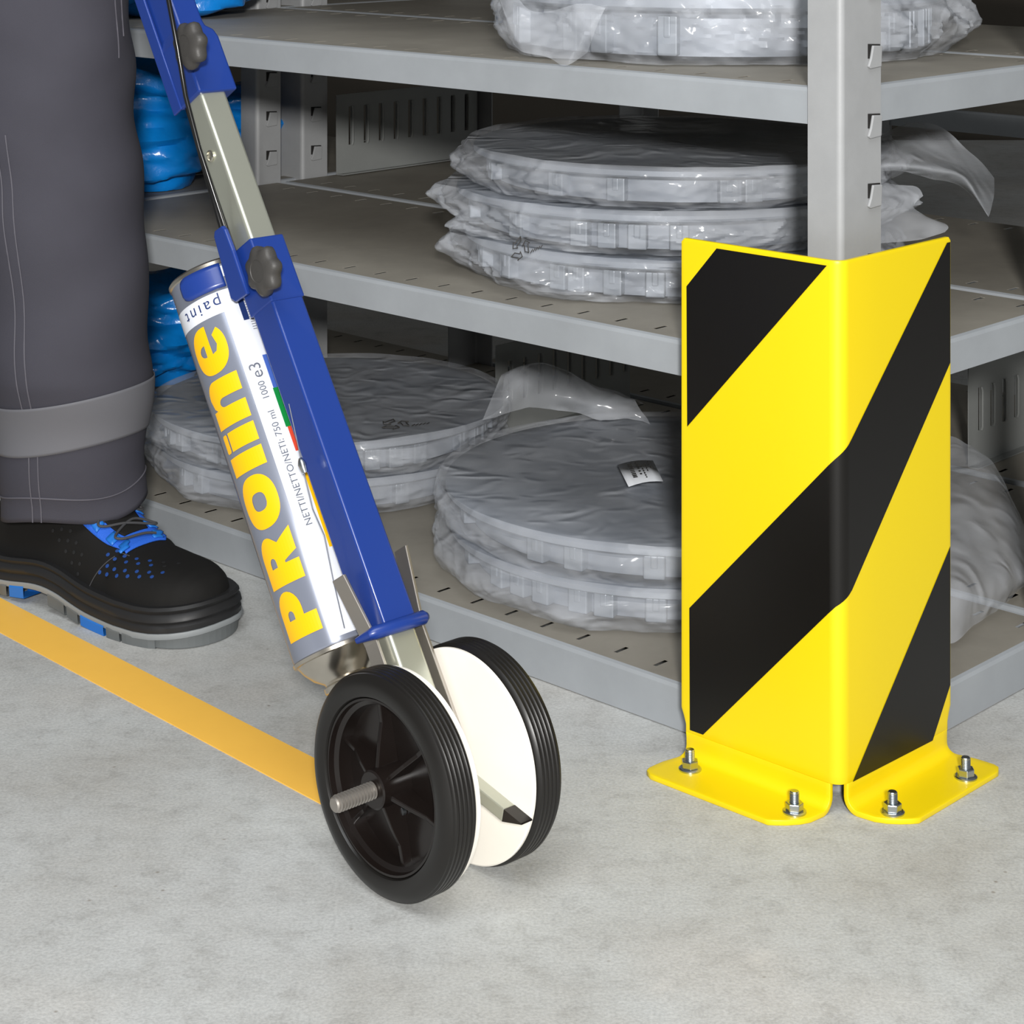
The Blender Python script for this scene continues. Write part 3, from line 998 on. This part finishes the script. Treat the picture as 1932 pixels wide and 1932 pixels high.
# can: axis parallel to the tube on its underside
CE = 0.0665
CR = 0.0345
can = empty('spray_can', (0, 0, 0))
can.matrix_world = Matrix.Translation(TC) @ Matrix.Rotation(TYAW, 4, 'Z') @ FM @ Matrix.Translation((0, CE, 0))
tag(can, 'upside-down grey and white spray paint can with yellow lettering', 'spray can')
# can coordinates: x = s, y = p, z = t
ta = tq(575, 1245, 0.0)
tb = tq(316, 553, 0.0)
def can_t(x, y):
    # left silhouette direction of the can, about 37 degrees to the far side of -s
    v = FI @ Vector((0, *tq(x, y, -CR * 0.8)))
    return v.z
CT0, CT1 = can_t(577, 1244), can_t(318, 556)
CL = CT1 - CT0
m = MB(Matrix.Translation((0, 0, CT0)))
m.lathe([(CR * 0.985, 0), (CR, 0.002), (CR, CL - 0.003), (CR * 0.985, CL - 0.001)], 96)
m.build('can_body', M['can_grey'], can, smooth=40)
m = MB(Matrix.Translation((0, 0, CT0)))
m.lathe([(CR * 0.985, 0.0005), (CR * 1.02, -0.0005), (CR * 1.01, -0.003), (CR * 0.94, -0.0035), (CR * 0.86, -0.009), (CR * 0.7, -0.016), (CR * 0.52, -0.0205),
         (CR * 0.5, -0.022), (CR * 0.56, -0.0235), (CR * 0.56, -0.027), (CR * 0.5, -0.0285), (CR * 0.3, -0.028), (CR * 0.1, -0.026), (CR * 0.1, -0.034), (0, -0.034)], 72)
m.build('can_shoulder', M['tin'], can, smooth=40)
m = MB(Matrix.Translation((0, 0, CT0 + CL)))
m.lathe([(CR * 0.985, -0.002), (CR * 1.025, -0.001), (CR * 1.03, 0.0015), (CR * 0.99, 0.003), (CR * 0.94, 0.002), (CR * 0.9, -0.004), (CR * 0.5, -0.009), (0, -0.011)], 96)
m.build('can_rim', M['tin'], can, smooth=40)
def on_can(phi, t, off=0.00015):
    """phi degrees from -s towards -p"""
    r = CR + off
    return Vector((-r * math.cos(R(phi)), -r * math.sin(R(phi)), CT0 + t))
def can_patch(name, p0, p1, t0, t1, material, off=0.00015, nphi=None, tfun=None):
    n = nphi or max(2, int(abs(p1 - p0) / 3) + 1)
    m = MB()
    ph = np.linspace(p0, p1, n)
    m.grid([[on_can(p, t0 if tfun is None else tfun(p)[0], off) for p in ph], [on_can(p, t1 if tfun is None else tfun(p)[1], off) for p in ph]])
    return m.build(name, material, can, smooth=60)
def can_poly(name, polys, fn, material, off):
    """2d outlines (x along text, y across) -> bent on the can through fn(x,y)->(phi,t)"""
    cu = bpy.data.curves.new('outline', 'CURVE')
    cu.dimensions = '2D'
    cu.fill_mode = 'BOTH'
    for p in polys:
        s = cu.splines.new('POLY')
        s.points.add(len(p) - 1)
        for q_, (x, y) in zip(s.points, p): q_.co = (x, y, 0, 1)
        s.use_cyclic_u = True
    return can_curve(name, cu, fn, material, off)
def can_curve(name, cu, fn, material, off):
    tmp = bpy.data.objects.new('outline', cu)
    COL.objects.link(tmp)
    bpy.context.view_layer.update()
    me0 = tmp.evaluated_get(bpy.context.evaluated_depsgraph_get()).to_mesh()
    bm = bmesh.new()
    bm.from_mesh(me0)
    xs = [v.co.x for v in bm.verts]
    ys = [v.co.y for v in bm.verts]
    span = max(max(ys) - min(ys), 1e-6)
    ppx = abs(fn(0, 0)[0] - fn(1, 0)[0])
    ppy = abs(fn(0, 0)[0] - fn(0, 1)[0])
    for rng_, pp, no in ((ys, ppy, (0, 1, 0)), (xs, ppx, (1, 0, 0))):
        if pp > 1e-6:
            step = 4.0 / pp
            c = min(rng_) + step
            while c < max(rng_):
                bmesh.ops.bisect_plane(bm, geom=bm.verts[:] + bm.edges[:] + bm.faces[:], plane_co=[c * k for k in no], plane_no=no)
                c += step
    for v in bm.verts:
        ph, t = fn(v.co.x, v.co.y)
        v.co = on_can(ph, t, off)
    bmesh.ops.remove_doubles(bm, verts=bm.verts, dist=1e-7)
    bmesh.ops.recalc_face_normals(bm, faces=bm.faces)
    me = bpy.data.meshes.new(name)
    bm.to_mesh(me)
    bm.free()
    tmp.evaluated_get(bpy.context.evaluated_depsgraph_get()).to_mesh_clear()
    bpy.data.objects.remove(tmp)
    bpy.data.curves.remove(cu)
    return finish(name, me, material, can)
T_PB, T_PT = CL * 0.868, CL * 0.925                # white ring behind the word at the can's far end
can_patch('white_ring', -75, 75, T_PB, T_PT, M['can_white'])
can_patch('white_panel', 54, 118, 0.004, T_PT, M['can_white'], 0.0002)
can_patch('navy_bar', 74, 82, CL * 0.83, CL * 0.915, M['can_navy'], 0.0004)
can_patch('blue_bar', 82, 90, CL * 0.64, CL * 0.73, M['can_blue'], 0.0004)
can_patch('green_bar', 81, 90, CL * 0.535, CL * 0.64, M['can_green'], 0.0004)
can_patch('red_bar', 83, 90, CL * 0.47, CL * 0.535, M['can_red'], 0.0004)
can_patch('amber_bar', 84, 90, CL * 0.22, CL * 0.44, M['can_yellow'], 0.0004)
can_patch('white_patch', 62, 80, CL * 0.958, CL * 0.988, M['can_white'], 0.0004)

# lettering outlines, unit height
def ell(cx, cy, rx, ry, e=0.86, n=40, a0=0, a1=360):
    out = []
    for k in range(n + (0 if a1 - a0 == 360 else 1)):
        a = R(a0 + (a1 - a0) * k / n)
        c, s = math.cos(a), math.sin(a)
        out.append((cx + rx * math.copysign(abs(c) ** e, c), cy + ry * math.copysign(abs(s) ** e, s)))
    return out
GL = {}
GL['P'] = (0.86, [[(0, 0), (0.36, 0), (0.36, 0.31), (0.5, 0.31)] + arc(0.5, 0.655, 0.36, -90, 90, 12, 0.345) + [(0, 1)],
                  [(0.34, 0.56), (0.34, 0.75), (0.42, 0.75)] + arc(0.42, 0.655, 0.09, 90, -90, 6, 0.095)])
GL['R'] = (0.96, [[(0, 0), (0.36, 0), (0.36, 0.34), (0.40, 0.34), (0.52, 0), (0.96, 0), (0.76, 0.40)] + arc(0.54, 0.69, 0.37, -38, 90, 10, 0.31) + [(0, 1)],
                  [(0.34, 0.58), (0.34, 0.76), (0.44, 0.76)] + arc(0.44, 0.67, 0.09, 90, -90, 6, 0.09)])
GL['O'] = (1.0, [ell(0.5, 0.5, 0.5, 0.5), ell(0.5, 0.5, 0.17, 0.2, 0.8)])
GL['l'] = (0.36, [[(0, 0), (0.36, 0), (0.36, 1), (0, 1)]])
GL['i'] = (0.36, [[(0, 0), (0.36, 0), (0.36, 0.78), (0, 0.78)], [(0.03, 0.83), (0.33, 0.83), (0.36, 0.86), (0.36, 0.97), (0.33, 1.0), (0.03, 1.0), (0.0, 0.97), (0, 0.86)]])
GL['n'] = (0.9, [[(0, 0), (0.36, 0), (0.36, 0.5)] + arc(0.45, 0.55, 0.09, 180, 0, 8, 0.13) + [(0.54, 0), (0.9, 0), (0.9, 0.68)] + arc(0.62, 0.7, 0.28, 0, 95, 8, 0.30) + [(0.42, 0.93), (0.36, 0.84), (0.36, 1.0), (0, 1.0)]])
GL['e'] = (0.94, [ell(0.47, 0.5, 0.47, 0.5, 0.88, 44, -6, 318) + [(0.72, 0.30), (0.52, 0.24), (0.40, 0.30), (0.37, 0.42), (0.60, 0.43)],
                  [(0.37, 0.60), (0.60, 0.60)] + arc(0.485, 0.62, 0.115, 0, 180, 8, 0.16)])
word = 'PROline'
gapw = 0.1
tot = sum(GL[c][0] for c in word) + gapw * (len(word) - 1)
X0T, X1T = CL * 0.045, CL * 0.855
ksc = (X1T - X0T) / tot
PH0, PH1 = 45, -8                                  # baseline angle, cap angle
x = 0
e_let = []
for ch in word:
    w, polys = GL[ch]
    fn = lambda a, b, x=x: (PH0 + (PH1 - PH0) * b, X0T + (x + a) * ksc)
    can_poly('letter', polys, fn, M['can_yellow'], 0.00045)
    x += w + gapw
def can_text(name, body, t0, phi_base, size, material, mode='along', bold=0.0, off=0.0004, spacing=1.0):
    cu = bpy.data.curves.new('text', 'FONT')
    cu.body = body
    cu.size = size
    cu.space_character = spacing
    cu.offset = bold * size
    k = 180 / math.pi / CR
    if mode == 'along': fn = lambda a, b: (phi_base - b * k, t0 + a)
    else: fn = lambda a, b: (phi_base - a * k, t0 - b)
    return can_curve(name, cu, fn, material, off)
can_text('small_print', 'NETTI/NETTO/NETI: 750 ml    1000', CL * 0.285, 73, 0.0073, M['can_text'], bold=0.004, spacing=1.02)
can_text('small_print', 'e3', CL * 0.675, 75, 0.013, M['can_text'])
can_text('word_print', 'paint', T_PT - 0.004, 55, 0.0135, M['can_navy'], mode='around', spacing=1.3)
can_text('small_print', 'IIIIIIIIIIIIII', CL * 0.80, 88, 0.005, M['can_text'], spacing=1.3)

# blue bracket holding the can
m = MB(FM)
b0 = fr(415, 430, -0.020)
b1 = fr(452, 555, -0.020)
d = (b1 - b0)
d.x = 0
L = d.length
d.normalize()
w = Vector((0, -d.z, d.y)) * 0.0085
if w.y > 0: w = -w
BM = Matrix((Vector((0, d.y, d.z)), Vector((0, w.y, w.z)).normalized(), Vector((1, 0, 0)))).transposed().to_4x4()
m.prism([(0.0, -0.006), (0.004, -0.0088), (L, -0.0105), (L + 0.004, -0.006), (L + 0.004, 0.0115), (L * 0.4, 0.0095), (0.004, 0.0075), (0, 0.005)], -0.002, 0.002, Matrix.Translation((-0.020, b0.y, b0.z)) @ BM)
m.build('bracket_plate', M['blue'], trolley, bevel=0.0012)
mm = MB(FM @ Matrix.Translation((0, CE, 0)))
ph = np.linspace(9, 66, 24)
tm = CT0 + CL * 0.962
def clampz(p):
    u = (p - 9) / 57
    e = min(1.0, u / 0.22)
    k = math.sqrt(max(0.0, 1 - (1 - e) ** 2))
    return 0.0095 * (0.35 + 0.65 * k)
rows = []
for kk in (-1, -0.6, 0, 0.6, 1):
    rows.append([on_can(p, 0, 0.0022) * 1.0 + Vector((0, 0, tm - CT0 + kk * clampz(p) - CT0 * 0 + 0.0)) for p in ph])
mm.grid(rows)
mm.build('can_clamp', M['blue'], trolley, smooth=60, solid=0.0016, solid_off=0)

# trigger wire with its knot, down to the valve
wp = [fr(545, 762, -0.022), fr(560, 830, -0.022), fr(572, 885, -0.023), fr(590, 960, -0.022), fr(612, 1010, -0.022), fr(630, 1100, -0.022), fr(650, 1185, -0.02)]
m = MB(FM)
m.tube(wp, 0.0004, 6)
m.build('trigger_wire', M['can_text'], trolley)
m = MB(FM)
c = fr(571, 878, -0.023)
m.lathe([(0, -0.006), (0.002, -0.0055), (0.0026, -0.002), (0.0033, 0.001), (0.0022, 0.004), (0.0014, 0.0055), (0, 0.006)], 14, Matrix.Translation(c))
m.build('wire_clamp', M['zinc'], trolley, smooth=60)

# lower end: cross bar, side bars
m = MB(FM)
cA, cB = fr(692, 1226, -0.030), fr(795, 1183, 0.026)
py = -0.0165
m.tube([(-0.030, py + 0.002, 0.0), (-0.0275, py, 0.0), (0.0, py, 0.0), (0.018, py, 0.0), (0.0215, py, 0.0)], [0.0028, 0.0046, 0.005, 0.005, 0.0028], 16)
m.tube([(-0.027, py + 0.002, 0.0), (-0.031, py + 0.016, 0.0005)], [0.0042, 0.0022], 12)
m.build('cross_bar', M['blue'], trolley, smooth=60)
for sgn in (-1, 1):
    m = MB(FM)
    top, bot = 0.046, -0.085
    so = lambda t: sgn * ((0.0165 if sgn < 0 else 0.0185) + 0.0085 * max(0.0, (t + 0.004) / 0.05))
    w0 = 0.0075
    pc_ = 0.004 if sgn < 0 else -0.006
    top = 0.046 if sgn < 0 else 0.052
    sec = []
    for t in (top, 0.02, -0.004, -0.03, bot):
        s = so(t)
        sec.append([(s - 0.0013, -w0 + pc_, t), (s + 0.0013, -w0 + pc_, t), (s + 0.0013, w0 + pc_, t), (s - 0.0013, w0 + pc_, t)])
    m.grid(sec, close_u=True)
    n0 = len(m.v)
    m.f.append((0, 1, 2, 3))
    m.f.append((n0 - 1, n0 - 2, n0 - 3, n0 - 4))
    m.build('side_bar', M['flat_steel'], trolley, bevel=0.0006)

# wheels
def wheel(side):
    """side -1 = near wheel (outer face towards the camera), +1 = far wheel"""
    e = empty('wheel', (0, 0, 0), 0, trolley)
    # local z of the lathe = outward along the axle
    T = Matrix.Translation((side * 0.0265, 0, WR)) @ Matrix.Rotation(R(90 * side), 4, 'Y')
    m = MB(T)
    pr = [(0.0575, 0.001), (0.066, 0.0), (0.0715, 0.0005), (0.0738, 0.0022)]
    z = 0.003
    for k in range(5):
        pr += [(WR - 0.0006, z), (WR, z + 0.0007), (WR, z + 0.0024), (WR - 0.0006, z + 0.0031), (WR - 0.0011, z + 0.0034)]
        z += 0.0037
    pr += [(WR - 0.0014, z + 0.001), (WR - 0.0045, z + 0.0035), (WR - 0.009, z + 0.0048), (0.062, z + 0.0046), (0.0592, z + 0.0035), (0.058, z + 0.001), (0.0575, 0.001)]
    m.lathe(pr, 128)
    m.build('tyre', M['rubber'], e, smooth=32)
    zt = z + 0.002
    m = MB(T)
    m.lathe([(0.0578, 0.002), (0.0578, zt), (0.0563, zt), (0.0555, zt - 0.004), (0.0525, zt - 0.006), (0.052, 0.007), (0.013, 0.006), (0.013, zt + 0.006), (0.0118, zt + 0.007), (0.006, zt + 0.007), (0.006, 0.002), (0.0578, 0.002)], 96)
    m.build('wheel_disc', M['hub'], e, smooth=32)
    rp = None
    for k in range(6):
        T2 = T @ Matrix.Rotation(R(60 * k + 14), 4, 'Z')
        if rp is None:
            q = MB()
            q.prism([(0.0115, 0.0058), (0.053, 0.0058), (0.053, zt - 0.009), (0.04, zt - 0.0085), (0.028, zt - 0.004), (0.0115, zt + 0.001)], -0.0016, 0.0016, Matrix(((1, 0, 0, 0), (0, 0, 1, 0), (0, 1, 0, 0), (0, 0, 0, 1))))
            rp = q.build('spoke', M['hub'], e, bevel=0.0006)
            rp.matrix_local = T2
        else:
            dup(rp, e, T2)
    m = MB(T)
    pr = [(0, zt - 0.002)]
    z = zt - 0.002
    while z < zt + 0.036:
        pr += [(0.0059, z), (0.0059, z + 0.0006), (0.0043, z + 0.0014), (0.0043, z + 0.0019)]
        z += 0.0027
    pr += [(0.0052, z), (0.0042, z + 0.001), (0, z + 0.001)]
    if side < 0:
        m.lathe(pr, 24)
        m.build('threaded_axle', M['flat_steel'], e, smooth=25)
        m = MB(T)
        m.lathe([(0, 0), (0.0032, 0.0006), (0.003, 0.0032), (0, 0.004)], 14, Matrix.Translation((-0.019, -0.005, 0.0062)))
        m.build('screw_head', M['zinc'], e, smooth=40)
    m = MB(Matrix.Translation((side * 0.0265, 0, WR)) @ Matrix.Rotation(R(90 * side), 4, 'Y'))
    m.lathe([(0, -0.003), (0.0722, -0.003), (0.0732, -0.0022), (0.0732, -0.0004), (0.0722, 0.0), (0, 0.0)], 128)
    m.build('guard_disc', M['cream'], e, smooth=30)
    return e
wheel(-1)
wheel(1)
m = MB()
m.tube([(-0.026, 0, WR), (0.026, 0, WR)], 0.006, 20)
m.build('axle', M['flat_steel'], trolley, smooth=40)
# pointer between the discs
q0, q1 = tq(905, 1490, 0.002), tq(993, 1562, 0.002)
d = Vector((0, q1[0] - q0[0], q1[1] - q0[1]))
L = d.length
d.normalize()
nrm = Vector((1, 0, 0))
PM = Matrix.Translation((0.002, q0[0], q0[1])) @ Matrix((d, nrm.cross(d) * -1, nrm)).transposed().to_4x4()
m = MB(PM)
w = 0.0045
m.prism([(-0.03, -w), (L * 0.62, -w), (L * 0.62, w), (-0.03, w)], -0.005, 0.005)
m.build('pointer', M['satin'], trolley, bevel=0.0006)
m = MB(PM)
m.prism([(L * 0.62, -w), (L, w * 0.85), (L * 0.98, w), (L * 0.62, w)], -0.005, 0.005)
m.build('pointer_tip', M['hub'], trolley)

# ------------------------------------------------------------------ person: trouser leg and shoe
TOE = Vector((-0.270, 1.876, 0))
FD = Vector((0.80, -0.60, 0)).normalized()          # pointing direction of the shoe
person = empty('person', TOE - FD * 0.21, 0)
tag(person, 'person in grey work trousers with a pale reflective band and black safety shoe', 'person')
PL = person.location
# leg inside the trousers, continuous with the foot
m = MB()
leg = [(0.006, 0.004, 0.06), (-0.005, 0.0, 0.11), (-0.012, 0.004, 0.2), (-0.025, 0.01, 0.34), (-0.04, 0.015, 0.46), (-0.055, 0.02, 0.58), (-0.07, 0.02, 0.72), (-0.08, 0.02, 0.86)]
m.tube(leg, [0.02, 0.024, 0.036, 0.048, 0.05, 0.055, 0.066, 0.07], 24)
m.build('leg', M['skin'], person, smooth=60)
# trousers
def trouser_center(z):
    # pixel centre and half width as seen in the photograph, by height
    zz = np.array([0.05, 0.10, 0.15, 0.22, 0.34, 0.46, 0.58, 0.75, 0.9])
    xr = np.array([268, 268, 277, 278, 272, 262, 252, 240, 232])        # right edge pixel
    wd = np.array([0.066, 0.0665, 0.072, 0.075, 0.080, 0.085, 0.090, 0.097, 0.102])   # half width
    dp = np.array([0.054, 0.055, 0.066, 0.082, 0.085, 0.088, 0.092, 0.098, 0.103])
    return np.interp(z, zz, xr), np.interp(z, zz, wd), np.interp(z, zz, dp)
YC = PL.y - 0.005
def trouser_grid(z0f, z1f, nz, nth, off=0.0, wrinkle=1.0):
    rng = np.random.default_rng(77)
    th = np.linspace(0, 2 * np.pi, nth, endpoint=False)
    rows = []
    for k in range(nz):
        f = k / (nz - 1)
        z = z0f(th) * (1 - f) + z1f(th) * f
        xr, wd, dp = trouser_center(z)
        cx = (xr - 966) / F * YC - wd
        rows.append(np.stack([cx + (wd + off) * np.cos(th), YC + (dp + off) * np.sin(th), z], -1))
    P = np.array(rows)
    rn = np.random.default_rng(5)
    X = P * np.array([13, 13, 30.0])
    w = np.zeros(P.shape[:2])
    for i in range(9):
        dd = rn.normal(size=3) * np.array([1, 1, 1.0])
        w += np.sin(X @ dd + 2.2 * np.sin(X @ rn.normal(size=3) * 0.6 + rn.random() * 6) + rn.random() * 6) / (1 + 0.25 * i)
    w /= 3
    amp = 0.0062 * wrinkle
    n = np.stack([np.cos(th), np.sin(th), 0 * th], -1)[None]
    P = P + n * (w * amp)[..., None]
    return P - np.array(PL)
hem = lambda th: 0.087 + 0.006 * np.cos(th - 0.5) + 0.004 * np.sin(3 * th + 1)
topz = lambda th: 0.88 + 0 * th
m = MB()
m.grid(trouser_grid(hem, topz, 170, 96), close_u=True)
tro = m.build('trousers', M['cloth'], person, smooth=80, solid=0.0014)
bz0 = lambda th: 0.153 + 0.009 * np.cos(th + 0.1) - 0.002 * np.sin(2 * th)
bz1 = lambda th: bz0(th) + 0.048
m = MB()
m.grid(trouser_grid(bz0, bz1, 18, 96, 0.0012), close_u=True)
m.build('reflective_band', M['band'], tro, smooth=80, solid=0.0006, solid_off=0)
G = trouser_grid(hem, topz, 170, 96, 0.0005)
for th_i, a, b in ((66, 0, 90), (68, 0, 78), (89, 92, 169), (91, 96, 169)):
    m = MB()
    m.tube([G[k, th_i] for k in range(a, b + 1)], 0.0007, 6)
    m.build('seam', M['seam'], tro, smooth=60)
m = MB()
m.tube(list(G[5]) + [G[5, 0]], 0.0007, 6)
m.build('hem_stitch', M['seam'], tro, smooth=60)

# shoe: x forward from heel (0) to toe (LS), y to the wearer's left, z up
LS = 0.300
shoe = empty('safety_shoe', TOE - FD * LS - PL, math.atan2(FD.y, FD.x), person)
def prof_w(x):   # half width of the upper
    xs = [0, 0.008, 0.025, 0.06, 0.10, 0.14, 0.18, 0.22, 0.245, 0.265, 0.28, 0.29, 0.297, 0.3]
    ws = [0.004, 0.017, 0.029, 0.0345, 0.036, 0.039, 0.045, 0.050, 0.0495, 0.0455, 0.037, 0.028, 0.016, 0.003]
    return float(np.interp(x, xs, ws))
def prof_h(x):   # height of the upper above the sole
    xs = [0, 0.01, 0.03, 0.09, 0.12, 0.15, 0.18, 0.21, 0.235, 0.26, 0.278, 0.29, 0.297, 0.3]
    hs_ = [0.03, 0.052, 0.072, 0.082, 0.08, 0.066, 0.051, 0.042, 0.039, 0.037, 0.033, 0.0265, 0.017, 0.004]
    return float(np.interp(x, xs, hs_))
def side_y(x): return 0.006 * math.sin(max(0.0, (x - 0.05)) / 0.25 * 2.4)       # slight inward curve of the foot
def lift(x):     # arch and toe spring of the sole line
    return 0.006 * max(0.0, (x - 0.24) / 0.06) ** 2 + 0.010 * math.exp(-((x - 0.115) / 0.045) ** 2) + 0.004 * math.exp(-((x - 0.02) / 0.06) ** 2)
ST = 0.030
def upper(x, a, off=0.0):
    """a from 0 (right side) over the top to pi (left side)"""
    w, h = prof_w(x) + off, prof_h(x) + off
    c, s = math.cos(a), math.sin(a)
    y = math.copysign(abs(c) ** 0.72, c) * w
    z = abs(s) ** 0.85 * h
    lean = 0.010 * (z / 0.08) if x < 0.2 else 0.0
    return Vector((x, -y + side_y(x) + lean, ST + lift(x) - 0.006 + z))
xs_ = np.concatenate([np.linspace(0, 0.03, 8), np.linspace(0.045, 0.26, 26), np.linspace(0.268, 0.3, 12)])
m = MB()
m.grid([[upper(x, a) for a in np.linspace(0, math.pi, 41)] for x in xs_])
m.build('upper', M['suede'], shoe, smooth=80)
def outline(x, off): return prof_w(x) + off
def sole_loops(levels):
    """levels: (offset outwards, height above the sole line base)"""
    xf = np.concatenate([np.linspace(0.0, 0.02, 6), np.linspace(0.035, 0.27, 30), np.linspace(0.278, 0.3, 8)])
    rows = []
    for off, zz in levels:
        row = []
        for sgn, seq in ((-1, xf), (1, xf[::-1])):
            for x in seq:
                xx = 0.15 + (x - 0.15) * (1 + off / 0.15)
                row.append((xx, side_y(x) + sgn * (prof_w(x) + off), zz + lift(x)))
        rows.append(row)
    return rows
m = MB()
lv = [(0.001, 0.034), (0.0045, 0.0345), (0.0062, 0.032), (0.005, 0.0295), (0.0046, 0.0285), (0.0072, 0.0262), (0.0078, 0.0225), (0.006, 0.0205), (0.0058, 0.0195), (0.0075, 0.0175), (0.0072, 0.0125), (0.004, 0.0122)]
rows = sole_loops(lv)
m.grid(rows, close_u=True)
nn = len(rows[0])
m.f.append(tuple(range(nn)))
m.f.append(tuple(range((len(rows) - 1) * nn, len(rows) * nn))[::-1])
sole = m.build('midsole', M['midsole'], shoe, smooth=50)
m = MB()
rows = sole_loops([(0.003, 0.0128), (0.0084, 0.0128), (0.0088, 0.011), (0.0078, 0.0075), (0.003, 0.0072)])
m.grid(rows, close_u=True)
m.f.append(tuple(range(nn)))
m.f.append(tuple(range(4 * nn, 5 * nn))[::-1])
outs = m.build('outsole', M['outsole'], shoe, smooth=50)
segs = [(0.0, 0.03, 'b'), (0.034, 0.066, 'l'), (0.07, 0.09, 'b'), (0.125, 0.15, 'l'), (0.154, 0.172, 'l'), (0.176, 0.212, 'b'), (0.216, 0.234, 'l'), (0.237, 0.272, 'l')]
for sgn in (-1, 1):
    for x0, x1, c in segs:
        m = MB()
        n = 7
        rws = []
        for (off, zz) in ((-0.014, 0.0095), (0.0082, 0.0095), (0.0086, 0.008), (0.0078, 0.0), (-0.014, 0.0)):
            rws.append([(x, side_y(x) + sgn * (prof_w(x) + off), zz + (lift(x) if zz > 0.004 else max(0.0002, lift(x) * (0.75 if 0.05 < x < 0.2 else 0.0) ))) for x in np.linspace(x0, x1, n)])
        m.grid(rws + [rws[0]])
        m.build('tread_block', M['shoe_blue'] if c == 'b' else M['lug'], outs, solid=0)
m = MB()
tz = []
for a in np.linspace(-80, 80, 21):
    x = 0.262 + 0.0405 * math.cos(R(a)) * 1.08
    y = side_y(0.28) + 0.049 * math.sin(R(a))
    tz.append((x, y))
m.prism(tz, 0.0003, 0.0125)
m.build('toe_tread', M['lug'], outs, bevel=0.001)

# lace panel, tongue, lace, perforations
def patch(name, x0, x1, a0, a1, off, material, parent, nx=14, na=14, fx=None):
    m = MB()
    rows = []
    for i in range(nx):
        f = i / (nx - 1)
        x = x0 + (x1 - x0) * f
        b0, b1 = (a0, a1) if fx is None else fx(f)
        rows.append([upper(x, R(a), off) for a in np.linspace(b0, b1, na)])
    m.grid(rows)
    return m.build(name, material, parent, smooth=80, solid=0.0012, solid_off=0)
lp = patch('lace_panel', 0.126, 0.206, 50, 130, 0.0012, M['mesh_blue'], shoe, fx=lambda f: (46 + 22 * f ** 2, 128 - 14 * f ** 2))
patch('tongue', 0.124, 0.188, 70, 108, 0.0024, M['suede'], shoe, fx=lambda f: (66 + 12 * f ** 2, 108 - 8 * f ** 2))
for k, x in enumerate((0.142, 0.163, 0.184, 0.2)):
    for s in (-1, 1):
        a = 90 + s * (30 - 4 * k) - 2
        patch('eyelet_loop', x - 0.006, x + 0.004, a - 7, a + 7, 0.003, M['shoe_blue'], lp, 4, 5)
lace = [(0.135, 64), (0.145, 60), (0.155, 85), (0.166, 112), (0.160, 117), (0.152, 88), (0.163, 64), (0.170, 66), (0.178, 88), (0.186, 110), (0.182, 114), (0.176, 92), (0.184, 70), (0.192, 72), (0.197, 90), (0.2, 104)]
def catm(pts, n=8):
    out = []
    P = [Vector(p) for p in pts]
    for i in range(len(P) - 1):
        p0, p1, p2, p3 = P[max(i - 1, 0)], P[i], P[i + 1], P[min(i + 2, len(P) - 1)]
        for k in range(n):
            f = k / n
            out.append(0.5 * (2 * p1 + (p2 - p0) * f + (2 * p0 - 5 * p1 + 4 * p2 - p3) * f * f + (3 * p1 - p0 - 3 * p2 + p3) * f ** 3))
    out.append(P[-1])
    return out
m = MB()
m.tube(catm([upper(x, R(a), 0.0048) for x, a in lace]), 0.0013, 8)
m.build('lace', M['lace'], shoe, smooth=60)
# stitched seam lines on the upper
for path in ([(0.11 + 0.1 * f, 47 + 22 * f ** 2) for f in np.linspace(0, 1, 24)], [(0.196 - 0.02 * f, 52 - 50 * f) for f in np.linspace(0, 1, 20)]):
    m = MB()
    m.tube([upper(x, R(max(a, 3)), 0.0004) for x, a in path], 0.0005, 5)
    m.build('stitching', M['lace'], shoe)
hole = None
def perforation(x, a, r, material):
    global hole
    p = upper(x, R(a), 0.0003)
    du = upper(x + 0.002, R(a), 0.0003) - p
    dv = upper(x, R(a + 2), 0.0003) - p
    nrm = du.cross(dv).normalized()
    T = Matrix.Translation(p) @ rot_to(nrm) @ Matrix.Diagonal((r, r, 1, 1))
    key = material.name
    if hole is None: hole = {}
    if key not in hole:
        q = MB()
        q.lathe([(0, 0), (1, 0), (1, 0.0002), (0, 0.0003)], 14)
        hole[key] = q.build('perforation', material, shoe)
        hole[key].matrix_local = T
    else:
        dup(hole[key], shoe, T)
for i in range(4):
    for j in range(6):
        x = 0.188 + 0.0125 * j + 0.006 * (i % 2)
        a = 26 + 11 * i + 5.5 * j
        perforation(x, a, 0.0019, M['hole_blue'] if (i + j) < 7 else M['midsole'])
for i in range(3):
    for j in range(5):
        perforation(0.115 + 0.011 * j, 40 - 8 * i - 3.5 * j, 0.0018, M['midsole'])
